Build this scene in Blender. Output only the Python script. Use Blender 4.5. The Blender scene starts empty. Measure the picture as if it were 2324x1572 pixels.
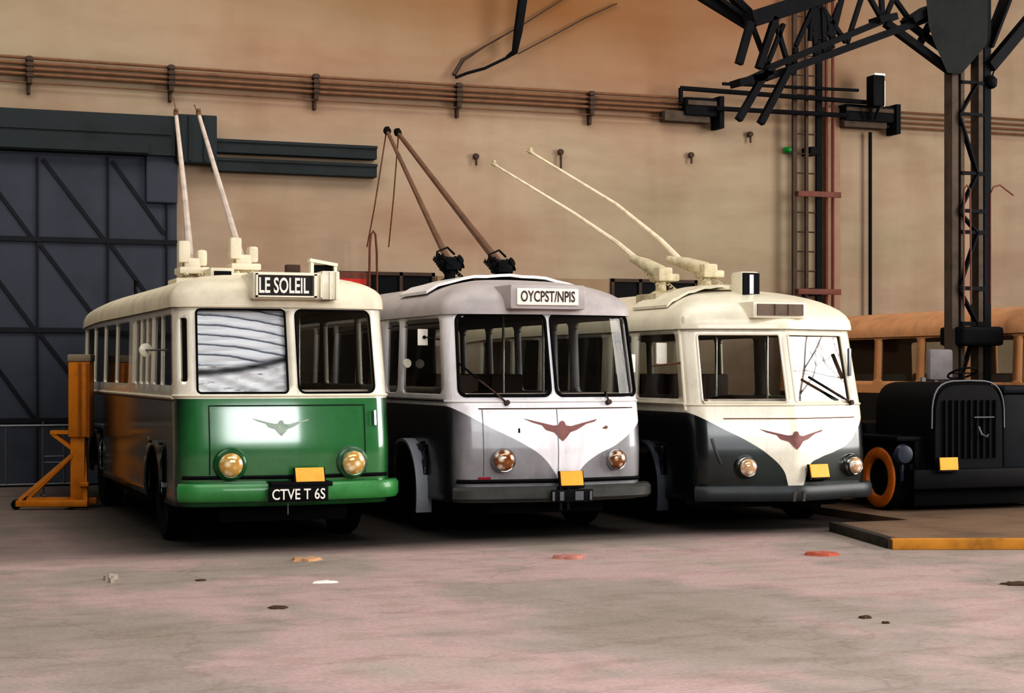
import bpy, bmesh, math, random
from mathutils import Vector, Matrix

random.seed(7)
C = bpy.context.scene.collection
PI = math.pi
# ---------------------------------------------------------------- camera geometry
F_PX, CX, HOR = 3900.0, 1162.0, 840.0
CAM_Z = 1.9
TH = math.radians(20.7)
ST, CT = math.sin(TH), math.cos(TH)
WALL_Y = 29.14

def ray(px, py):
    a = (px - CX) / F_PX
    return Vector((a * CT + ST, -a * ST + CT, -(py - HOR) / F_PX))
def on_y(px, py, y):
    d = ray(px, py); t = y / d.y
    return Vector((d.x * t, y, CAM_Z + d.z * t))
def on_x(px, py, x):
    d = ray(px, py); t = x / d.x
    return Vector((x, d.y * t, CAM_Z + d.z * t))
def on_z(px, py, z=0.0):
    d = ray(px, py); t = (z - CAM_Z) / d.z
    return Vector((d.x * t, d.y * t, z))
def wp(px, py, off=0.0):
    return on_y(px, py, WALL_Y - off)
def at_depth(px, py, Z):
    d = ray(px, py)
    return Vector((d.x * Z, d.y * Z, CAM_Z + d.z * Z))

# ---------------------------------------------------------------- materials
def lin(c):
    c = c / 255.0
    return c / 12.92 if c <= 0.04045 else ((c + 0.055) / 1.055) ** 2.4
def rgb(r, g, b):
    return (lin(r), lin(g), lin(b), 1.0)

def new_mat(name):
    m = bpy.data.materials.new(name); m.use_nodes = True
    nt = m.node_tree
    b = nt.nodes['Principled BSDF']
    return m, nt, b
def N(nt, typ, **kw):
    n = nt.nodes.new(typ)
    for k, v in kw.items():
        setattr(n, k, v)
    return n
def ramp(nt, fac, stops):
    r = N(nt, 'ShaderNodeValToRGB')
    e = r.color_ramp.elements
    while len(e) < len(stops): e.new(0.5)
    for i, (p, c) in enumerate(stops):
        e[i].position = p; e[i].color = c
    nt.links.new(fac, r.inputs['Fac'])
    return r.outputs['Color']
def noise(nt, vec, scale, detail=4, rough=0.6):
    n = N(nt, 'ShaderNodeTexNoise')
    n.inputs['Scale'].default_value = scale; n.inputs['Detail'].default_value = detail
    n.inputs['Roughness'].default_value = rough
    if vec is not None: nt.links.new(vec, n.inputs['Vector'])
    return n.outputs['Fac']
def mapping(nt, scale=(1, 1, 1), coord='Object'):
    t = N(nt, 'ShaderNodeTexCoord'); mp = N(nt, 'ShaderNodeMapping')
    mp.inputs['Scale'].default_value = scale
    nt.links.new(t.outputs[coord], mp.inputs['Vector'])
    return mp.outputs['Vector']
def mix_col(nt, fac, a, b, mode='MIX'):
    m = N(nt, 'ShaderNodeMix', data_type='RGBA', blend_type=mode)
    for s, v in ((m.inputs[0], fac), (m.inputs[6], a), (m.inputs[7], b)):
        if hasattr(v, 'is_linked'): nt.links.new(v, s)
        else: s.default_value = v
    return m.outputs[2]
def math_n(nt, op, a, b=None, clamp=False):
    m = N(nt, 'ShaderNodeMath', operation=op); m.use_clamp = clamp
    for i, v in enumerate((a, b)):
        if v is None: continue
        if hasattr(v, 'is_linked'): nt.links.new(v, m.inputs[i])
        else: m.inputs[i].default_value = v
    return m.outputs[0]

def simple(name, col, rough=0.5, metal=0.0, var=0.25, scale=3.0, coat=0.0, bump=0.0, spec=0.5):
    """painted or bare surface with a little procedural dirt"""
    m, nt, b = new_mat(name)
    v = mapping(nt)
    f = noise(nt, v, scale, 5, 0.65)
    dark = tuple(c * (1 - var) for c in col[:3]) + (1,)
    lite = tuple(min(1, c * (1 + var * 0.5)) for c in col[:3]) + (1,)
    nt.links.new(ramp(nt, f, [(0.3, dark), (0.5, col), (0.72, lite)]), b.inputs['Base Color'])
    b.inputs['Roughness'].default_value = rough
    b.inputs['Metallic'].default_value = metal
    b.inputs['Coat Weight'].default_value = coat
    b.inputs['Specular IOR Level'].default_value = spec
    if bump:
        bn = N(nt, 'ShaderNodeBump'); bn.inputs['Strength'].default_value = bump
        nt.links.new(noise(nt, v, scale * 6, 5), bn.inputs['Height'])
        nt.links.new(bn.outputs['Normal'], b.inputs['Normal'])
    return m

def glass_mat(name, tint=(0.8, 0.82, 0.8, 1), rough=0.02, ior=1.5, dirt=0.06):
    m, nt, b = new_mat(name)
    out = nt.nodes['Material Output']
    tr = N(nt, 'ShaderNodeBsdfTransparent'); tr.inputs['Color'].default_value = tint
    gl = N(nt, 'ShaderNodeBsdfGlossy'); gl.inputs['Roughness'].default_value = rough
    df = N(nt, 'ShaderNodeBsdfDiffuse'); df.inputs['Color'].default_value = rgb(120, 112, 95)
    lw = N(nt, 'ShaderNodeLayerWeight'); lw.inputs['Blend'].default_value = 0.5
    f0 = ((ior - 1) / (ior + 1)) ** 2
    fr = math_n(nt, 'MULTIPLY_ADD', math_n(nt, 'POWER', lw.outputs['Facing'], 5.0), 1.0 - f0)
    fr.node.inputs[2].default_value = f0
    mx = N(nt, 'ShaderNodeMixShader')
    nt.links.new(fr, mx.inputs[0]); nt.links.new(tr.outputs[0], mx.inputs[1]); nt.links.new(gl.outputs[0], mx.inputs[2])
    m2 = N(nt, 'ShaderNodeMixShader')
    nz = noise(nt, mapping(nt, (1, 1, 0.5)), 2.5, 6)
    nt.links.new(math_n(nt, 'MULTIPLY', nz, dirt), m2.inputs[0])
    nt.links.new(mx.outputs[0], m2.inputs[1]); nt.links.new(df.outputs[0], m2.inputs[2])
    nt.links.new(m2.outputs[0], out.inputs['Surface'])
    return m

def two_tone(name, up, low, curve_pts, W, rough=0.32, coat=0.5, soft=0.004, ior=1.5, side=None):
    """upper and lower paint split at a height that follows a curve across the bus front"""
    m, nt, b = new_mat(name)
    tc = N(nt, 'ShaderNodeTexCoord'); sx = N(nt, 'ShaderNodeSeparateXYZ')
    nt.links.new(tc.outputs['Object'], sx.inputs[0])
    xn = math_n(nt, 'DIVIDE', sx.outputs['X'], W, True)
    fc = N(nt, 'ShaderNodeFloatCurve')
    cv = fc.mapping.curves[0]
    while len(cv.points) > 2: cv.points.remove(cv.points[1])
    pts = sorted(curve_pts)
    cv.points[0].location = (0.0, pts[0][1] / 3.0); cv.points[-1].location = (1.0, pts[-1][1] / 3.0)
    for x, z in pts[1:-1]:
        cv.points.new(x / W, z / 3.0)
    fc.mapping.update()
    nt.links.new(xn, fc.inputs['Value'])
    zb = math_n(nt, 'MULTIPLY', fc.outputs[0], 3.0)
    d = math_n(nt, 'SUBTRACT', sx.outputs['Z'], zb)
    fac = math_n(nt, 'MULTIPLY_ADD', d, 1.0 / (2 * soft), True)
    fac.node.inputs[2].default_value = 0.5
    f = noise(nt, tc.outputs['Object'], 2.2, 6, 0.7)
    def vary(c, a, bb):
        return ramp(nt, f, [(0.28, tuple(x * a for x in c[:3]) + (1,)), (0.5, c), (0.75, tuple(min(1, x * bb) for x in c[:3]) + (1,))])
    cu, cl = vary(up, 0.84, 1.04), vary(low, 0.78, 1.15)
    if side is not None:   # shade between the buses, darkened into the lower side colour
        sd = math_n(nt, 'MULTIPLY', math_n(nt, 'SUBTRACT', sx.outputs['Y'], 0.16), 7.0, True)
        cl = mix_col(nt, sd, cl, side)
    # grime that gathers low on the panels
    mp = mapping(nt, (9, 9, 0.8))
    st = noise(nt, mp, 1.0, 4)
    grime = math_n(nt, 'MULTIPLY', math_n(nt, 'SUBTRACT', st, 0.52, True), 0.9, True)
    col = mix_col(nt, grime, mix_col(nt, fac, cl, cu), rgb(70, 60, 48))
    nt.links.new(col, b.inputs['Base Color'])
    b.inputs['Roughness'].default_value = rough
    b.inputs['Coat Weight'].default_value = coat
    b.inputs['Coat Roughness'].default_value = 0.13
    b.inputs['Coat IOR'].default_value = ior
    return m

MCREAM = simple('cream_paint', rgb(236, 229, 208), 0.4, var=0.12, scale=2.5, coat=0.2)
MWHITE = simple('white_paint', rgb(235, 232, 230), 0.4, var=0.12, scale=2.5, coat=0.2)
MGREYROOF = simple('grey_roof_paint', rgb(186, 178, 176), 0.5, var=0.18, scale=2.5)
MCREAMROOF = simple('cream_roof_paint', rgb(226, 216, 193), 0.5, var=0.2, scale=2.2)
MRUBBER = simple('black_rubber', rgb(14, 14, 15), 0.75, var=0.3, spec=0.2)
MDARK = simple('dark_underframe', rgb(8, 8, 9), 0.8, var=0.3, spec=0.2)
MINT = simple('dark_interior', rgb(50, 45, 40), 0.8, var=0.3)
MSEAT = simple('brown_seat_leather', rgb(74, 50, 36), 0.6, var=0.3)
MCHROME = simple('dull_chrome', rgb(200, 200, 198), 0.22, metal=1.0, var=0.15)
MSTEEL = simple('grey_steel', rgb(120, 122, 126), 0.45, metal=0.7, var=0.25)
MBLACK = simple('black_paint', rgb(14, 14, 16), 0.6, var=0.3, spec=0.2)
MLENS = simple('lamp_reflector', rgb(226, 196, 140), 0.12, metal=0.85, var=0.45, scale=14)
MAMBER = simple('amber_plate', rgb(250, 178, 66), 0.5, var=0.12, scale=8)
MLETW = simple('white_lettering', rgb(240, 236, 226), 0.6, var=0.12, scale=20)
MLETB = simple('brown_lettering', rgb(62, 42, 38), 0.6, var=0.3, scale=20)
MSIGNDARK = simple('dark_sign_blind', rgb(34, 26, 24), 0.6, var=0.3, scale=8)
MSIGNWHITE = simple('white_sign_blind', rgb(244, 238, 226), 0.5, var=0.1, scale=8)
MEMBLEM = simple('faded_red_emblem', rgb(140, 96, 92), 0.6, var=0.3, scale=10)
MWINGREFL = simple('pale_wing_reflection', rgb(158, 176, 160), 0.45, var=0.3, scale=10)
MPOLEPALE = simple('pale_pole_paint', rgb(196, 182, 172), 0.5, var=0.25, scale=4)
MPOLEBROWN = simple('brown_pole_paint', rgb(112, 84, 66), 0.6, var=0.3, scale=4)
MPOLECREAM = simple('cream_pole_paint', rgb(244, 230, 204), 0.5, var=0.25, scale=4)
MGLASS = glass_mat('bus_glass', tint=(0.93, 0.94, 0.93, 1), dirt=0.03)
MGLASSFILM = glass_mat('filmed_glass', tint=(0.5, 0.5, 0.5, 1), ior=2.3)
MGLASSDK = glass_mat('dark_side_glass', tint=(0.7, 0.71, 0.69, 1), dirt=0.08)
MORANGE = simple('orange_machine_paint', rgb(206, 132, 32), 0.45, var=0.25, scale=4)
MTRUSS = simple('dark_truss_steel', rgb(24, 24, 28), 0.7, var=0.3, scale=5, spec=0.2)
MCOL = simple('column_steel', rgb(92, 80, 70), 0.7, var=0.35, scale=4, spec=0.25)
MPIPE = simple('brown_wall_pipe', rgb(122, 88, 64), 0.6, var=0.3, scale=4)
MBRACK = simple('pipe_bracket_iron', rgb(74, 56, 44), 0.7, var=0.3, scale=6)
MRED = simple('red_lead_pipe', rgb(112, 62, 48), 0.6, var=0.3, scale=4)
MROPE = simple('brown_rope', rgb(128, 92, 70), 0.8, var=0.3, scale=10)
MGREEN = simple('bright_green_enamel', rgb(38, 150, 70), 0.4)
MDOOR = simple('navy_steel_door', rgb(66, 70, 80), 0.6, var=0.25, scale=0.9, spec=0.3)
MDOORBAR = simple('dark_door_bars', rgb(28, 29, 36), 0.6, var=0.25, spec=0.3)
MDOORTOP = simple('green_black_girder', rgb(44, 50, 52), 0.6, var=0.3, scale=1.2, spec=0.3)

def wall_mat():
    m, nt, b = new_mat('tan_plaster_wall')
    v = mapping(nt, (1, 1, 1))
    big = noise(nt, mapping(nt, (0.16, 0.16, 0.22)), 1.0, 3, 0.5)
    base = ramp(nt, big, [(0.34, rgb(182, 152, 130)), (0.5, rgb(186, 166, 144)), (0.66, rgb(178, 166, 142))])
    st = noise(nt, mapping(nt, (0.9, 0.9, 0.14)), 1.0, 4)
    stain = ramp(nt, st, [(0.36, (0.78, 0.72, 0.66, 1)), (0.55, (1, 1, 1, 1))])
    bl = noise(nt, mapping(nt, (0.5, 0.5, 1.6)), 1.0, 4)
    blot = ramp(nt, bl, [(0.3, (0.86, 0.82, 0.8, 1)), (0.6, (1, 1, 1, 1))])
    col = mix_col(nt, 1.0, mix_col(nt, 0.35, base, stain, 'MULTIPLY'), blot, 'MULTIPLY')
    # browner upper wall, strongest around the middle
    tc = N(nt, 'ShaderNodeTexCoord'); sx = N(nt, 'ShaderNodeSeparateXYZ')
    nt.links.new(tc.outputs['Object'], sx.inputs[0])
    hz = math_n(nt, 'MULTIPLY_ADD', math_n(nt, 'MULTIPLY_ADD', big, 3.0), 0.36, True)
    h0 = math_n(nt, 'SUBTRACT', sx.outputs['Z'], 6.2)
    xr = math_n(nt, 'SUBTRACT', 1.0, math_n(nt, 'ABSOLUTE', math_n(nt, 'DIVIDE', math_n(nt, 'SUBTRACT', sx.outputs['X'], 12.0), 11.0)), True)
    hz = math_n(nt, 'MULTIPLY', math_n(nt, 'MULTIPLY', h0, 0.45, True), xr, True)
    col = mix_col(nt, math_n(nt, 'MULTIPLY', hz, 0.9), col, rgb(140, 98, 58))
    xl_ = math_n(nt, 'MULTIPLY', math_n(nt, 'SUBTRACT', 7.0, math_n(nt, 'ADD', sx.outputs['X'], math_n(nt, 'MULTIPLY', big, 4.0))), 0.14, True)
    col = mix_col(nt, math_n(nt, 'MULTIPLY', xl_, 0.55), col, rgb(158, 156, 128))
    col = mix_col(nt, 1.0, col, (0.86, 0.86, 0.88, 1), 'MULTIPLY')
    nt.links.new(col, b.inputs['Base Color'])
    b.inputs['Roughness'].default_value = 0.9
    b.inputs['Specular IOR Level'].default_value = 0.15
    bn = N(nt, 'ShaderNodeBump'); bn.inputs['Strength'].default_value = 0.15; bn.inputs['Distance'].default_value = 0.02
    nt.links.new(noise(nt, v, 5, 6), bn.inputs['Height']); nt.links.new(bn.outputs['Normal'], b.inputs['Normal'])
    return m
def floor_mat():
    m, nt, b = new_mat('worn_concrete_floor')
    v = mapping(nt)
    big = noise(nt, mapping(nt, (0.42, 0.30, 1)), 1.0, 4, 0.6)
    base = ramp(nt, big, [(0.3, rgb(150, 140, 130)), (0.47, rgb(164, 152, 145)), (0.56, rgb(186, 162, 159)), (0.7, rgb(172, 160, 152))])
    mid = ramp(nt, noise(nt, mapping(nt, (1.3, 2.6, 1)), 1.0, 6, 0.7), [(0.34, (0.62, 0.58, 0.54, 1)), (0.52, (1, 1, 1, 1))])
    fine = ramp(nt, noise(nt, v, 26, 5, 0.7), [(0.3, (0.78, 0.76, 0.74, 1)), (0.6, (1, 1, 1, 1))])
    vo = N(nt, 'ShaderNodeTexVoronoi', feature='DISTANCE_TO_EDGE'); vo.inputs['Scale'].default_value = 0.33
    wv = N(nt, 'ShaderNodeVectorMath', operation='ADD')
    nz = N(nt, 'ShaderNodeTexNoise'); nz.inputs['Scale'].default_value = 1.3; nz.inputs['Detail'].default_value = 5
    nt.links.new(v, nz.inputs['Vector']); nt.links.new(v, wv.inputs[0]); nt.links.new(nz.outputs['Color'], wv.inputs[1])
    nt.links.new(wv.outputs[0], vo.inputs['Vector'])
    crack = ramp(nt, vo.outputs['Distance'], [(0.0, (0.72, 0.68, 0.66, 1)), (0.010, (1, 1, 1, 1))])
    col = mix_col(nt, 0.42, base, mid, 'MULTIPLY')
    col = mix_col(nt, 0.8, col, fine, 'MULTIPLY')
    col = mix_col(nt, 0.4, col, crack, 'MULTIPLY')
    # shade under and behind the buses, darkened into the floor colour
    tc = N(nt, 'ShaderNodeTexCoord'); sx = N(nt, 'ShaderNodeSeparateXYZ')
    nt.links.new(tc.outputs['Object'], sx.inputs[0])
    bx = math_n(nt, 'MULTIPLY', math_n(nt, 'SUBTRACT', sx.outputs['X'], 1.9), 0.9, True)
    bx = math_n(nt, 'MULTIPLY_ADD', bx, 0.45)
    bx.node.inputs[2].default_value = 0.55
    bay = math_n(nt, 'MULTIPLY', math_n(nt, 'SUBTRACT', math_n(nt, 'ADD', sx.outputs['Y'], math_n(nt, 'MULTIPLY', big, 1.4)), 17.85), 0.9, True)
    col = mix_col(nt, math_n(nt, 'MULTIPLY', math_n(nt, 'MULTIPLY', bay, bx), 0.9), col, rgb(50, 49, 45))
    nt.links.new(col, b.inputs['Base Color'])
    b.inputs['Roughness'].default_value = 0.85
    b.inputs['Specular IOR Level'].default_value = 0.25
    bn = N(nt, 'ShaderNodeBump'); bn.inputs['Strength'].default_value = 0.25; bn.inputs['Distance'].default_value = 0.02
    nt.links.new(noise(nt, v, 14, 6), bn.inputs['Height']); nt.links.new(bn.outputs['Normal'], b.inputs['Normal'])
    return m

# ---------------------------------------------------------------- mesh helpers
def bm_new(): return bmesh.new()
def frame_from(d):
    d = d.normalized()
    up = Vector((0, 0, 1)) if abs(d.z) < 0.95 else Vector((0, 1, 0))
    x = d.cross(up).normalized(); y = x.cross(d).normalized()
    return x, y, d
def box(bm, c, s, rz=0.0, bevel=0.0, mat=0, rot=None):
    t = bmesh.new()
    r = bmesh.ops.create_cube(t, size=1.0)
    bmesh.ops.scale(t, vec=Vector(s), verts=t.verts)
    if bevel > 0:
        bmesh.ops.bevel(t, geom=list(t.edges), offset=bevel, segments=2, affect='EDGES', profile=0.6)
    M = Matrix.Translation(Vector(c)) @ (rot if rot is not None else Matrix.Rotation(rz, 4, 'Z'))
    bmesh.ops.transform(t, matrix=M, verts=t.verts)
    merge(bm, t, mat)
def box2(bm, lo, hi, bevel=0.0, mat=0):
    lo, hi = Vector(lo), Vector(hi)
    box(bm, (lo + hi) / 2, hi - lo, 0, bevel, mat)
def merge(bm, t, mat=0):
    vm = {}
    for v in t.verts: vm[v] = bm.verts.new(v.co)
    for f in t.faces:
        try:
            nf = bm.faces.new([vm[v] for v in f.verts]); nf.material_index = mat
        except ValueError: pass
    t.free()
def tube(bm, pts, r, seg=8, mat=0, closed=False, cap=True):
    pts = [Vector(p) for p in pts]
    n = len(pts); rings = []
    X = None
    for i, p in enumerate(pts):
        if closed: d = pts[(i + 1) % n] - pts[i - 1]
        elif i == 0: d = pts[1] - p
        elif i == n - 1: d = p - pts[-2]
        else: d = pts[i + 1] - pts[i - 1]
        d.normalize()
        if X is None: X, Y, _ = frame_from(d)
        else:
            X = (X - d * X.dot(d)); X.normalize()
        Y = d.cross(X)
        rr = r[i] if isinstance(r, (list, tuple)) else r
        rings.append([bm.verts.new(p + X * (rr * math.cos(2 * PI * k / seg)) + Y * (rr * math.sin(2 * PI * k / seg))) for k in range(seg)])
    m = n if closed else n - 1
    for i in range(m):
        a, b = rings[i], rings[(i + 1) % n]
        for k in range(seg):
            f = bm.faces.new((a[k], a[(k + 1) % seg], b[(k + 1) % seg], b[k])); f.material_index = mat
    if cap and not closed:
        f = bm.faces.new(list(reversed(rings[0]))); f.material_index = mat
        f = bm.faces.new(rings[-1]); f.material_index = mat
def bar(bm, a, b, w, h, mat=0, bevel=0.0):
    """rectangular bar from a to b; w across (horizontal), h the other way"""
    a, b = Vector(a), Vector(b)
    x, y, d = frame_from(b - a)
    M = Matrix((x, y, d)).transposed().to_4x4()
    M.translation = (a + b) / 2
    t = bmesh.new(); bmesh.ops.create_cube(t, size=1.0)
    bmesh.ops.scale(t, vec=Vector((w, h, (b - a).length)), verts=t.verts)
    if bevel: bmesh.ops.bevel(t, geom=list(t.edges), offset=bevel, segments=1, affect='EDGES')
    bmesh.ops.transform(t, matrix=M, verts=t.verts)
    merge(bm, t, mat)
def lathe(bm, prof, origin, axis, seg=28, mat=0):
    """prof: (radius, height along axis)"""
    o = Vector(origin); x, y, d = frame_from(Vector(axis))
    rings = []
    for r, h in prof:
        if r < 1e-6: rings.append([bm.verts.new(o + d * h)])
        else: rings.append([bm.verts.new(o + d * h + x * (r * math.cos(2 * PI * k / seg)) + y * (r * math.sin(2 * PI * k / seg))) for k in range(seg)])
    for a, b in zip(rings, rings[1:]):
        for k in range(seg):
            k2 = (k + 1) % seg
            if len(a) == 1 and len(b) == 1: continue
            if len(a) == 1: f = bm.faces.new((a[0], b[k2], b[k]))
            elif len(b) == 1: f = bm.faces.new((a[k], a[k2], b[0]))
            else: f = bm.faces.new((a[k], a[k2], b[k2], b[k]))
            f.material_index = mat
def prism(bm, poly, z0, z1, mat=0):
    lo = [bm.verts.new((x, y, z0)) for x, y in poly]; hi = [bm.verts.new((x, y, z1)) for x, y in poly]
    n = len(poly)
    for f in (bm.faces.new(list(reversed(lo))), bm.faces.new(hi)): f.material_index = mat
    for i in range(n):
        f = bm.faces.new((lo[i], lo[(i + 1) % n], hi[(i + 1) % n], hi[i])); f.material_index = mat
def obj(name, bm, mats, parent=None, smooth=True, angle=38, fixn=True):
    if fixn: bmesh.ops.recalc_face_normals(bm, faces=list(bm.faces))
    lim = math.radians(angle)
    for f in bm.faces: f.smooth = smooth
    if smooth:
        for e in bm.edges:
            if len(e.link_faces) == 2 and e.calc_face_angle(0.0) > lim: e.smooth = False
    me = bpy.data.meshes.new(name); bm.to_mesh(me); bm.free()
    for m in (mats if isinstance(mats, (list, tuple)) else [mats]): me.materials.append(m)
    o = bpy.data.objects.new(name, me); C.objects.link(o)
    if parent is not None: o.parent = parent
    return o
def tag(o, label=None, cat=None, group=None, kind=None):
    if label: o['label'] = label
    if cat: o['category'] = cat
    if group: o['group'] = group
    if kind: o['kind'] = kind
    return o
def thing(name, label, cat, loc=(0, 0, 0), rz=0.0, group=None):
    o = bpy.data.objects.new(name, None); C.objects.link(o)
    o.location = loc; o.rotation_euler = (0, 0, rz); o.empty_display_size = 0.2
    return tag(o, label, cat, group)
def struct(name, bm, mats, label=None, smooth=False):
    return tag(obj(name, bm, mats, None, smooth), label, None, None, 'structure')
def text_bm(s, w, h, ext=0.004, bold=0.0):
    """lettering in the XZ plane facing -y, centred, squeezed to w x h"""
    cu = bpy.data.curves.new('lettering', 'FONT'); cu.body = s; cu.extrude = 0.0; cu.resolution_u = 3; cu.offset = bold
    o = bpy.data.objects.new('lettering', cu); C.objects.link(o)
    bpy.context.view_layer.update()
    me = bpy.data.meshes.new_from_object(o.evaluated_get(bpy.context.evaluated_depsgraph_get()))
    bpy.data.objects.remove(o); bpy.data.curves.remove(cu)
    bm = bmesh.new(); bm.from_mesh(me); bpy.data.meshes.remove(me)
    bmesh.ops.remove_doubles(bm, verts=bm.verts, dist=1e-5)
    xs = [v.co.x for v in bm.verts]; ys = [v.co.y for v in bm.verts]
    x0, x1, y0, y1 = min(xs), max(xs), min(ys), max(ys)
    for v in bm.verts:
        v.co = Vector(((v.co.x - (x0 + x1) / 2) / (x1 - x0) * w, 0, (v.co.y - (y0 + y1) / 2) / (y1 - y0) * h))
    r = bmesh.ops.extrude_face_region(bm, geom=list(bm.faces))
    bmesh.ops.translate(bm, vec=(0, -ext, 0), verts=[g for g in r['geom'] if isinstance(g, bmesh.types.BMVert)])
    return bm

# ================================================================ the setting
bm = bm_new()
box2(bm, (-22, -14, -0.3), (34, WALL_Y + 0.5, 0.0))
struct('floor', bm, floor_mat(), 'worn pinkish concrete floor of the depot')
WALLM = wall_mat()
bm = bm_new()
box2(bm, (-22, WALL_Y, 0), (34, WALL_Y + 0.4, 13))
wall = struct('wall_back', bm, WALLM, 'tall tan plastered back wall with pipes and ladder')

# sliding door at the wall's left end
d1 = thing('door_1', 'tall dark navy sheet steel sliding door with diagonal bars', None); d1['kind'] = 'structure'
def wall_quad(bm, px0, py0, px1, py1, off, th, mat=0, bevel=0):
    """slab on the wall; height measured at the slab's left and right ends in the photo, averaged"""
    a, b = wp(px0, py0, off), wp(px1, py1, off)
    box2(bm, (min(a.x, b.x), WALL_Y - off - th, min(a.z, b.z)), (max(a.x, b.x), WALL_Y - off, max(a.z, b.z)), bevel, mat)
z_top = wp(200, 352).z; xr = wp(398, 600).x
xl = wp(-160, 600).x
bm = bm_new(); box2(bm, (xl, WALL_Y - 0.14, 0.03), (xr, WALL_Y - 0.02, z_top))
obj('door_sheet', bm, MDOOR, d1, False)
def dbar(a, b, w=0.07, name='brace'):
    bm = bm_new(); A, B = wp(*a, 0.15), wp(*b, 0.15); bar(bm, A, B, 0.03, w); return obj(name, bm, MDOORBAR, d1, False)
for x in (85, 245, 378): dbar((x, 356), (x, 1100), 0.07, 'upright_bar')
for y in (545, 748, 950):
    bm = bm_new(); z = wp(200, y + 2).z
    box2(bm, (xl, WALL_Y - 0.19, z - 0.04), (xr, WALL_Y - 0.14, z + 0.04)); obj('cross_bar', bm, MDOORBAR, d1, False)
for a, b in (((98, 362), (236, 543)), ((255, 366), (372, 530)), ((-60, 360), (76, 543)), ((92, 556), (236, 746)), ((252, 556), (372, 720)), ((-60, 560), (78, 746)), ((92, 760), (236, 946)), ((-60, 760), (76, 946))):
    dbar(a, b, 0.06, 'brace')
bm = bm_new(); zt, zb = wp(230, 262).z, wp(230, 352).z
x2 = wp(482, 300).x
box2(bm, (xl, WALL_Y - 0.34, zb), (wp(390, 300).x, WALL_Y - 0.02, zt))
box2(bm, (xl, WALL_Y - 0.40, zb + 0.02), (wp(330, 300).x, WALL_Y - 0.34, zb + 0.2))
box2(bm, (xl, WALL_Y - 0.37, zt - 0.32), (wp(380, 300).x, WALL_Y - 0.34, zt - 0.27))
obj('top_girder', bm, MDOORTOP, d1, False)
bm = bm_new(); box2(bm, (wp(392, 300).x, WALL_Y - 0.42, wp(440, 376).z), (x2, WALL_Y - 0.02, wp(440, 268).z), 0.02)
for k in (0, 1): box2(bm, (wp(418 + 34 * k, 300).x, WALL_Y - 0.45, wp(440, 372).z), (wp(423 + 34 * k, 300).x, WALL_Y - 0.42, wp(440, 272).z))
obj('track_housing', bm, MDOORTOP, d1, False)
bm = bm_new(); A = wp(372, 400, 0.2)
box2(bm, (A.x - 0.3, WALL_Y - 0.24, A.z - 0.45), (xr, WALL_Y - 0.14, z_top + 0.1), 0.03); obj('corner_plate', bm, MDOOR, d1, False)
for (ya, yb, lab) in ((318, 334, 'upper of the two dark rails beside the sliding door'), (360, 378, 'lower of the two dark rails beside the sliding door')):
    bm = bm_new(); za = wp(485, ya).z; h = 0.115
    box2(bm, (x2, WALL_Y - 0.22, za - 2 * h), (wp(848, 340).x, WALL_Y, za), 0.015)
    box2(bm, (x2, WALL_Y - 0.25, za - 0.05), (wp(848, 340).x, WALL_Y - 0.2, za), 0.0)
    tag(obj('door_rail', bm, MDOORTOP, None, False), lab + ', bolted to the tan wall', 'rail', 'sliding door rails')

# low dark windows in the back wall, seen above the roofs
MWINDK = glass_mat('grimy_wall_window', (0.12, 0.14, 0.14, 1), 0.1, 1.45, 0.3)
for i, (a, b, yt, lab) in enumerate(((752, 985, 617, 'dark window band low in the wall behind the green and grey buses'), (1385, 1580, 634, 'dark window band low in the wall behind the dark green and cream bus'))):
    w = thing('window_%d' % (i + 1), lab, None); w['kind'] = 'structure'
    zt = wp((a + b) / 2, yt).z; x0, x1 = wp(a, yt).x, wp(b, yt).x
    bm = bm_new(); box2(bm, (x0, WALL_Y - 0.02, zt - 1.1), (x1, WALL_Y - 0.005, zt)); obj('pane', bm, MBLACK, w, False)
    bm = bm_new()
    for (p, q) in (((x0, zt - 0.06), (x1, zt)), ((x0, zt - 1.1), (x1, zt - 1.04)), ((x0, zt - 1.1), (x0 + 0.06, zt)), ((x1 - 0.06, zt - 1.1), (x1, zt))):
        box2(bm, (p[0], WALL_Y - 0.06, p[1]), (q[0], WALL_Y, q[1]))
    n = 3
    for k in range(1, n): box2(bm, (x0 + (x1 - x0) * k / n - 0.03, WALL_Y - 0.06, zt - 1.1), (x0 + (x1 - x0) * k / n + 0.03, WALL_Y, zt))
    obj('window_frame', bm, MBRACK, w, False)
bm = bm_new(); zt = wp(860, 618).z
box2(bm, (wp(758, 620).x, WALL_Y - 0.35, zt - 0.35), (wp(830, 620).x, WALL_Y - 0.1, zt - 0.02), 0.02)
box2(bm, (wp(758, 620).x, WALL_Y - 0.36, zt - 0.24), (wp(818, 620).x, WALL_Y - 0.34, zt - 0.14), 0.0, 1)
box2(bm, (wp(760, 620).x, WALL_Y - 0.3, 0), (wp(826, 620).x, WALL_Y - 0.12, zt - 0.3))
tag(obj('cupboard', bm, [MRED, simple('red_stripe', rgb(190, 40, 30), 0.5)], None, False), 'brown cupboard with a red stripe behind the green bus roof', 'cupboard')

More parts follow.
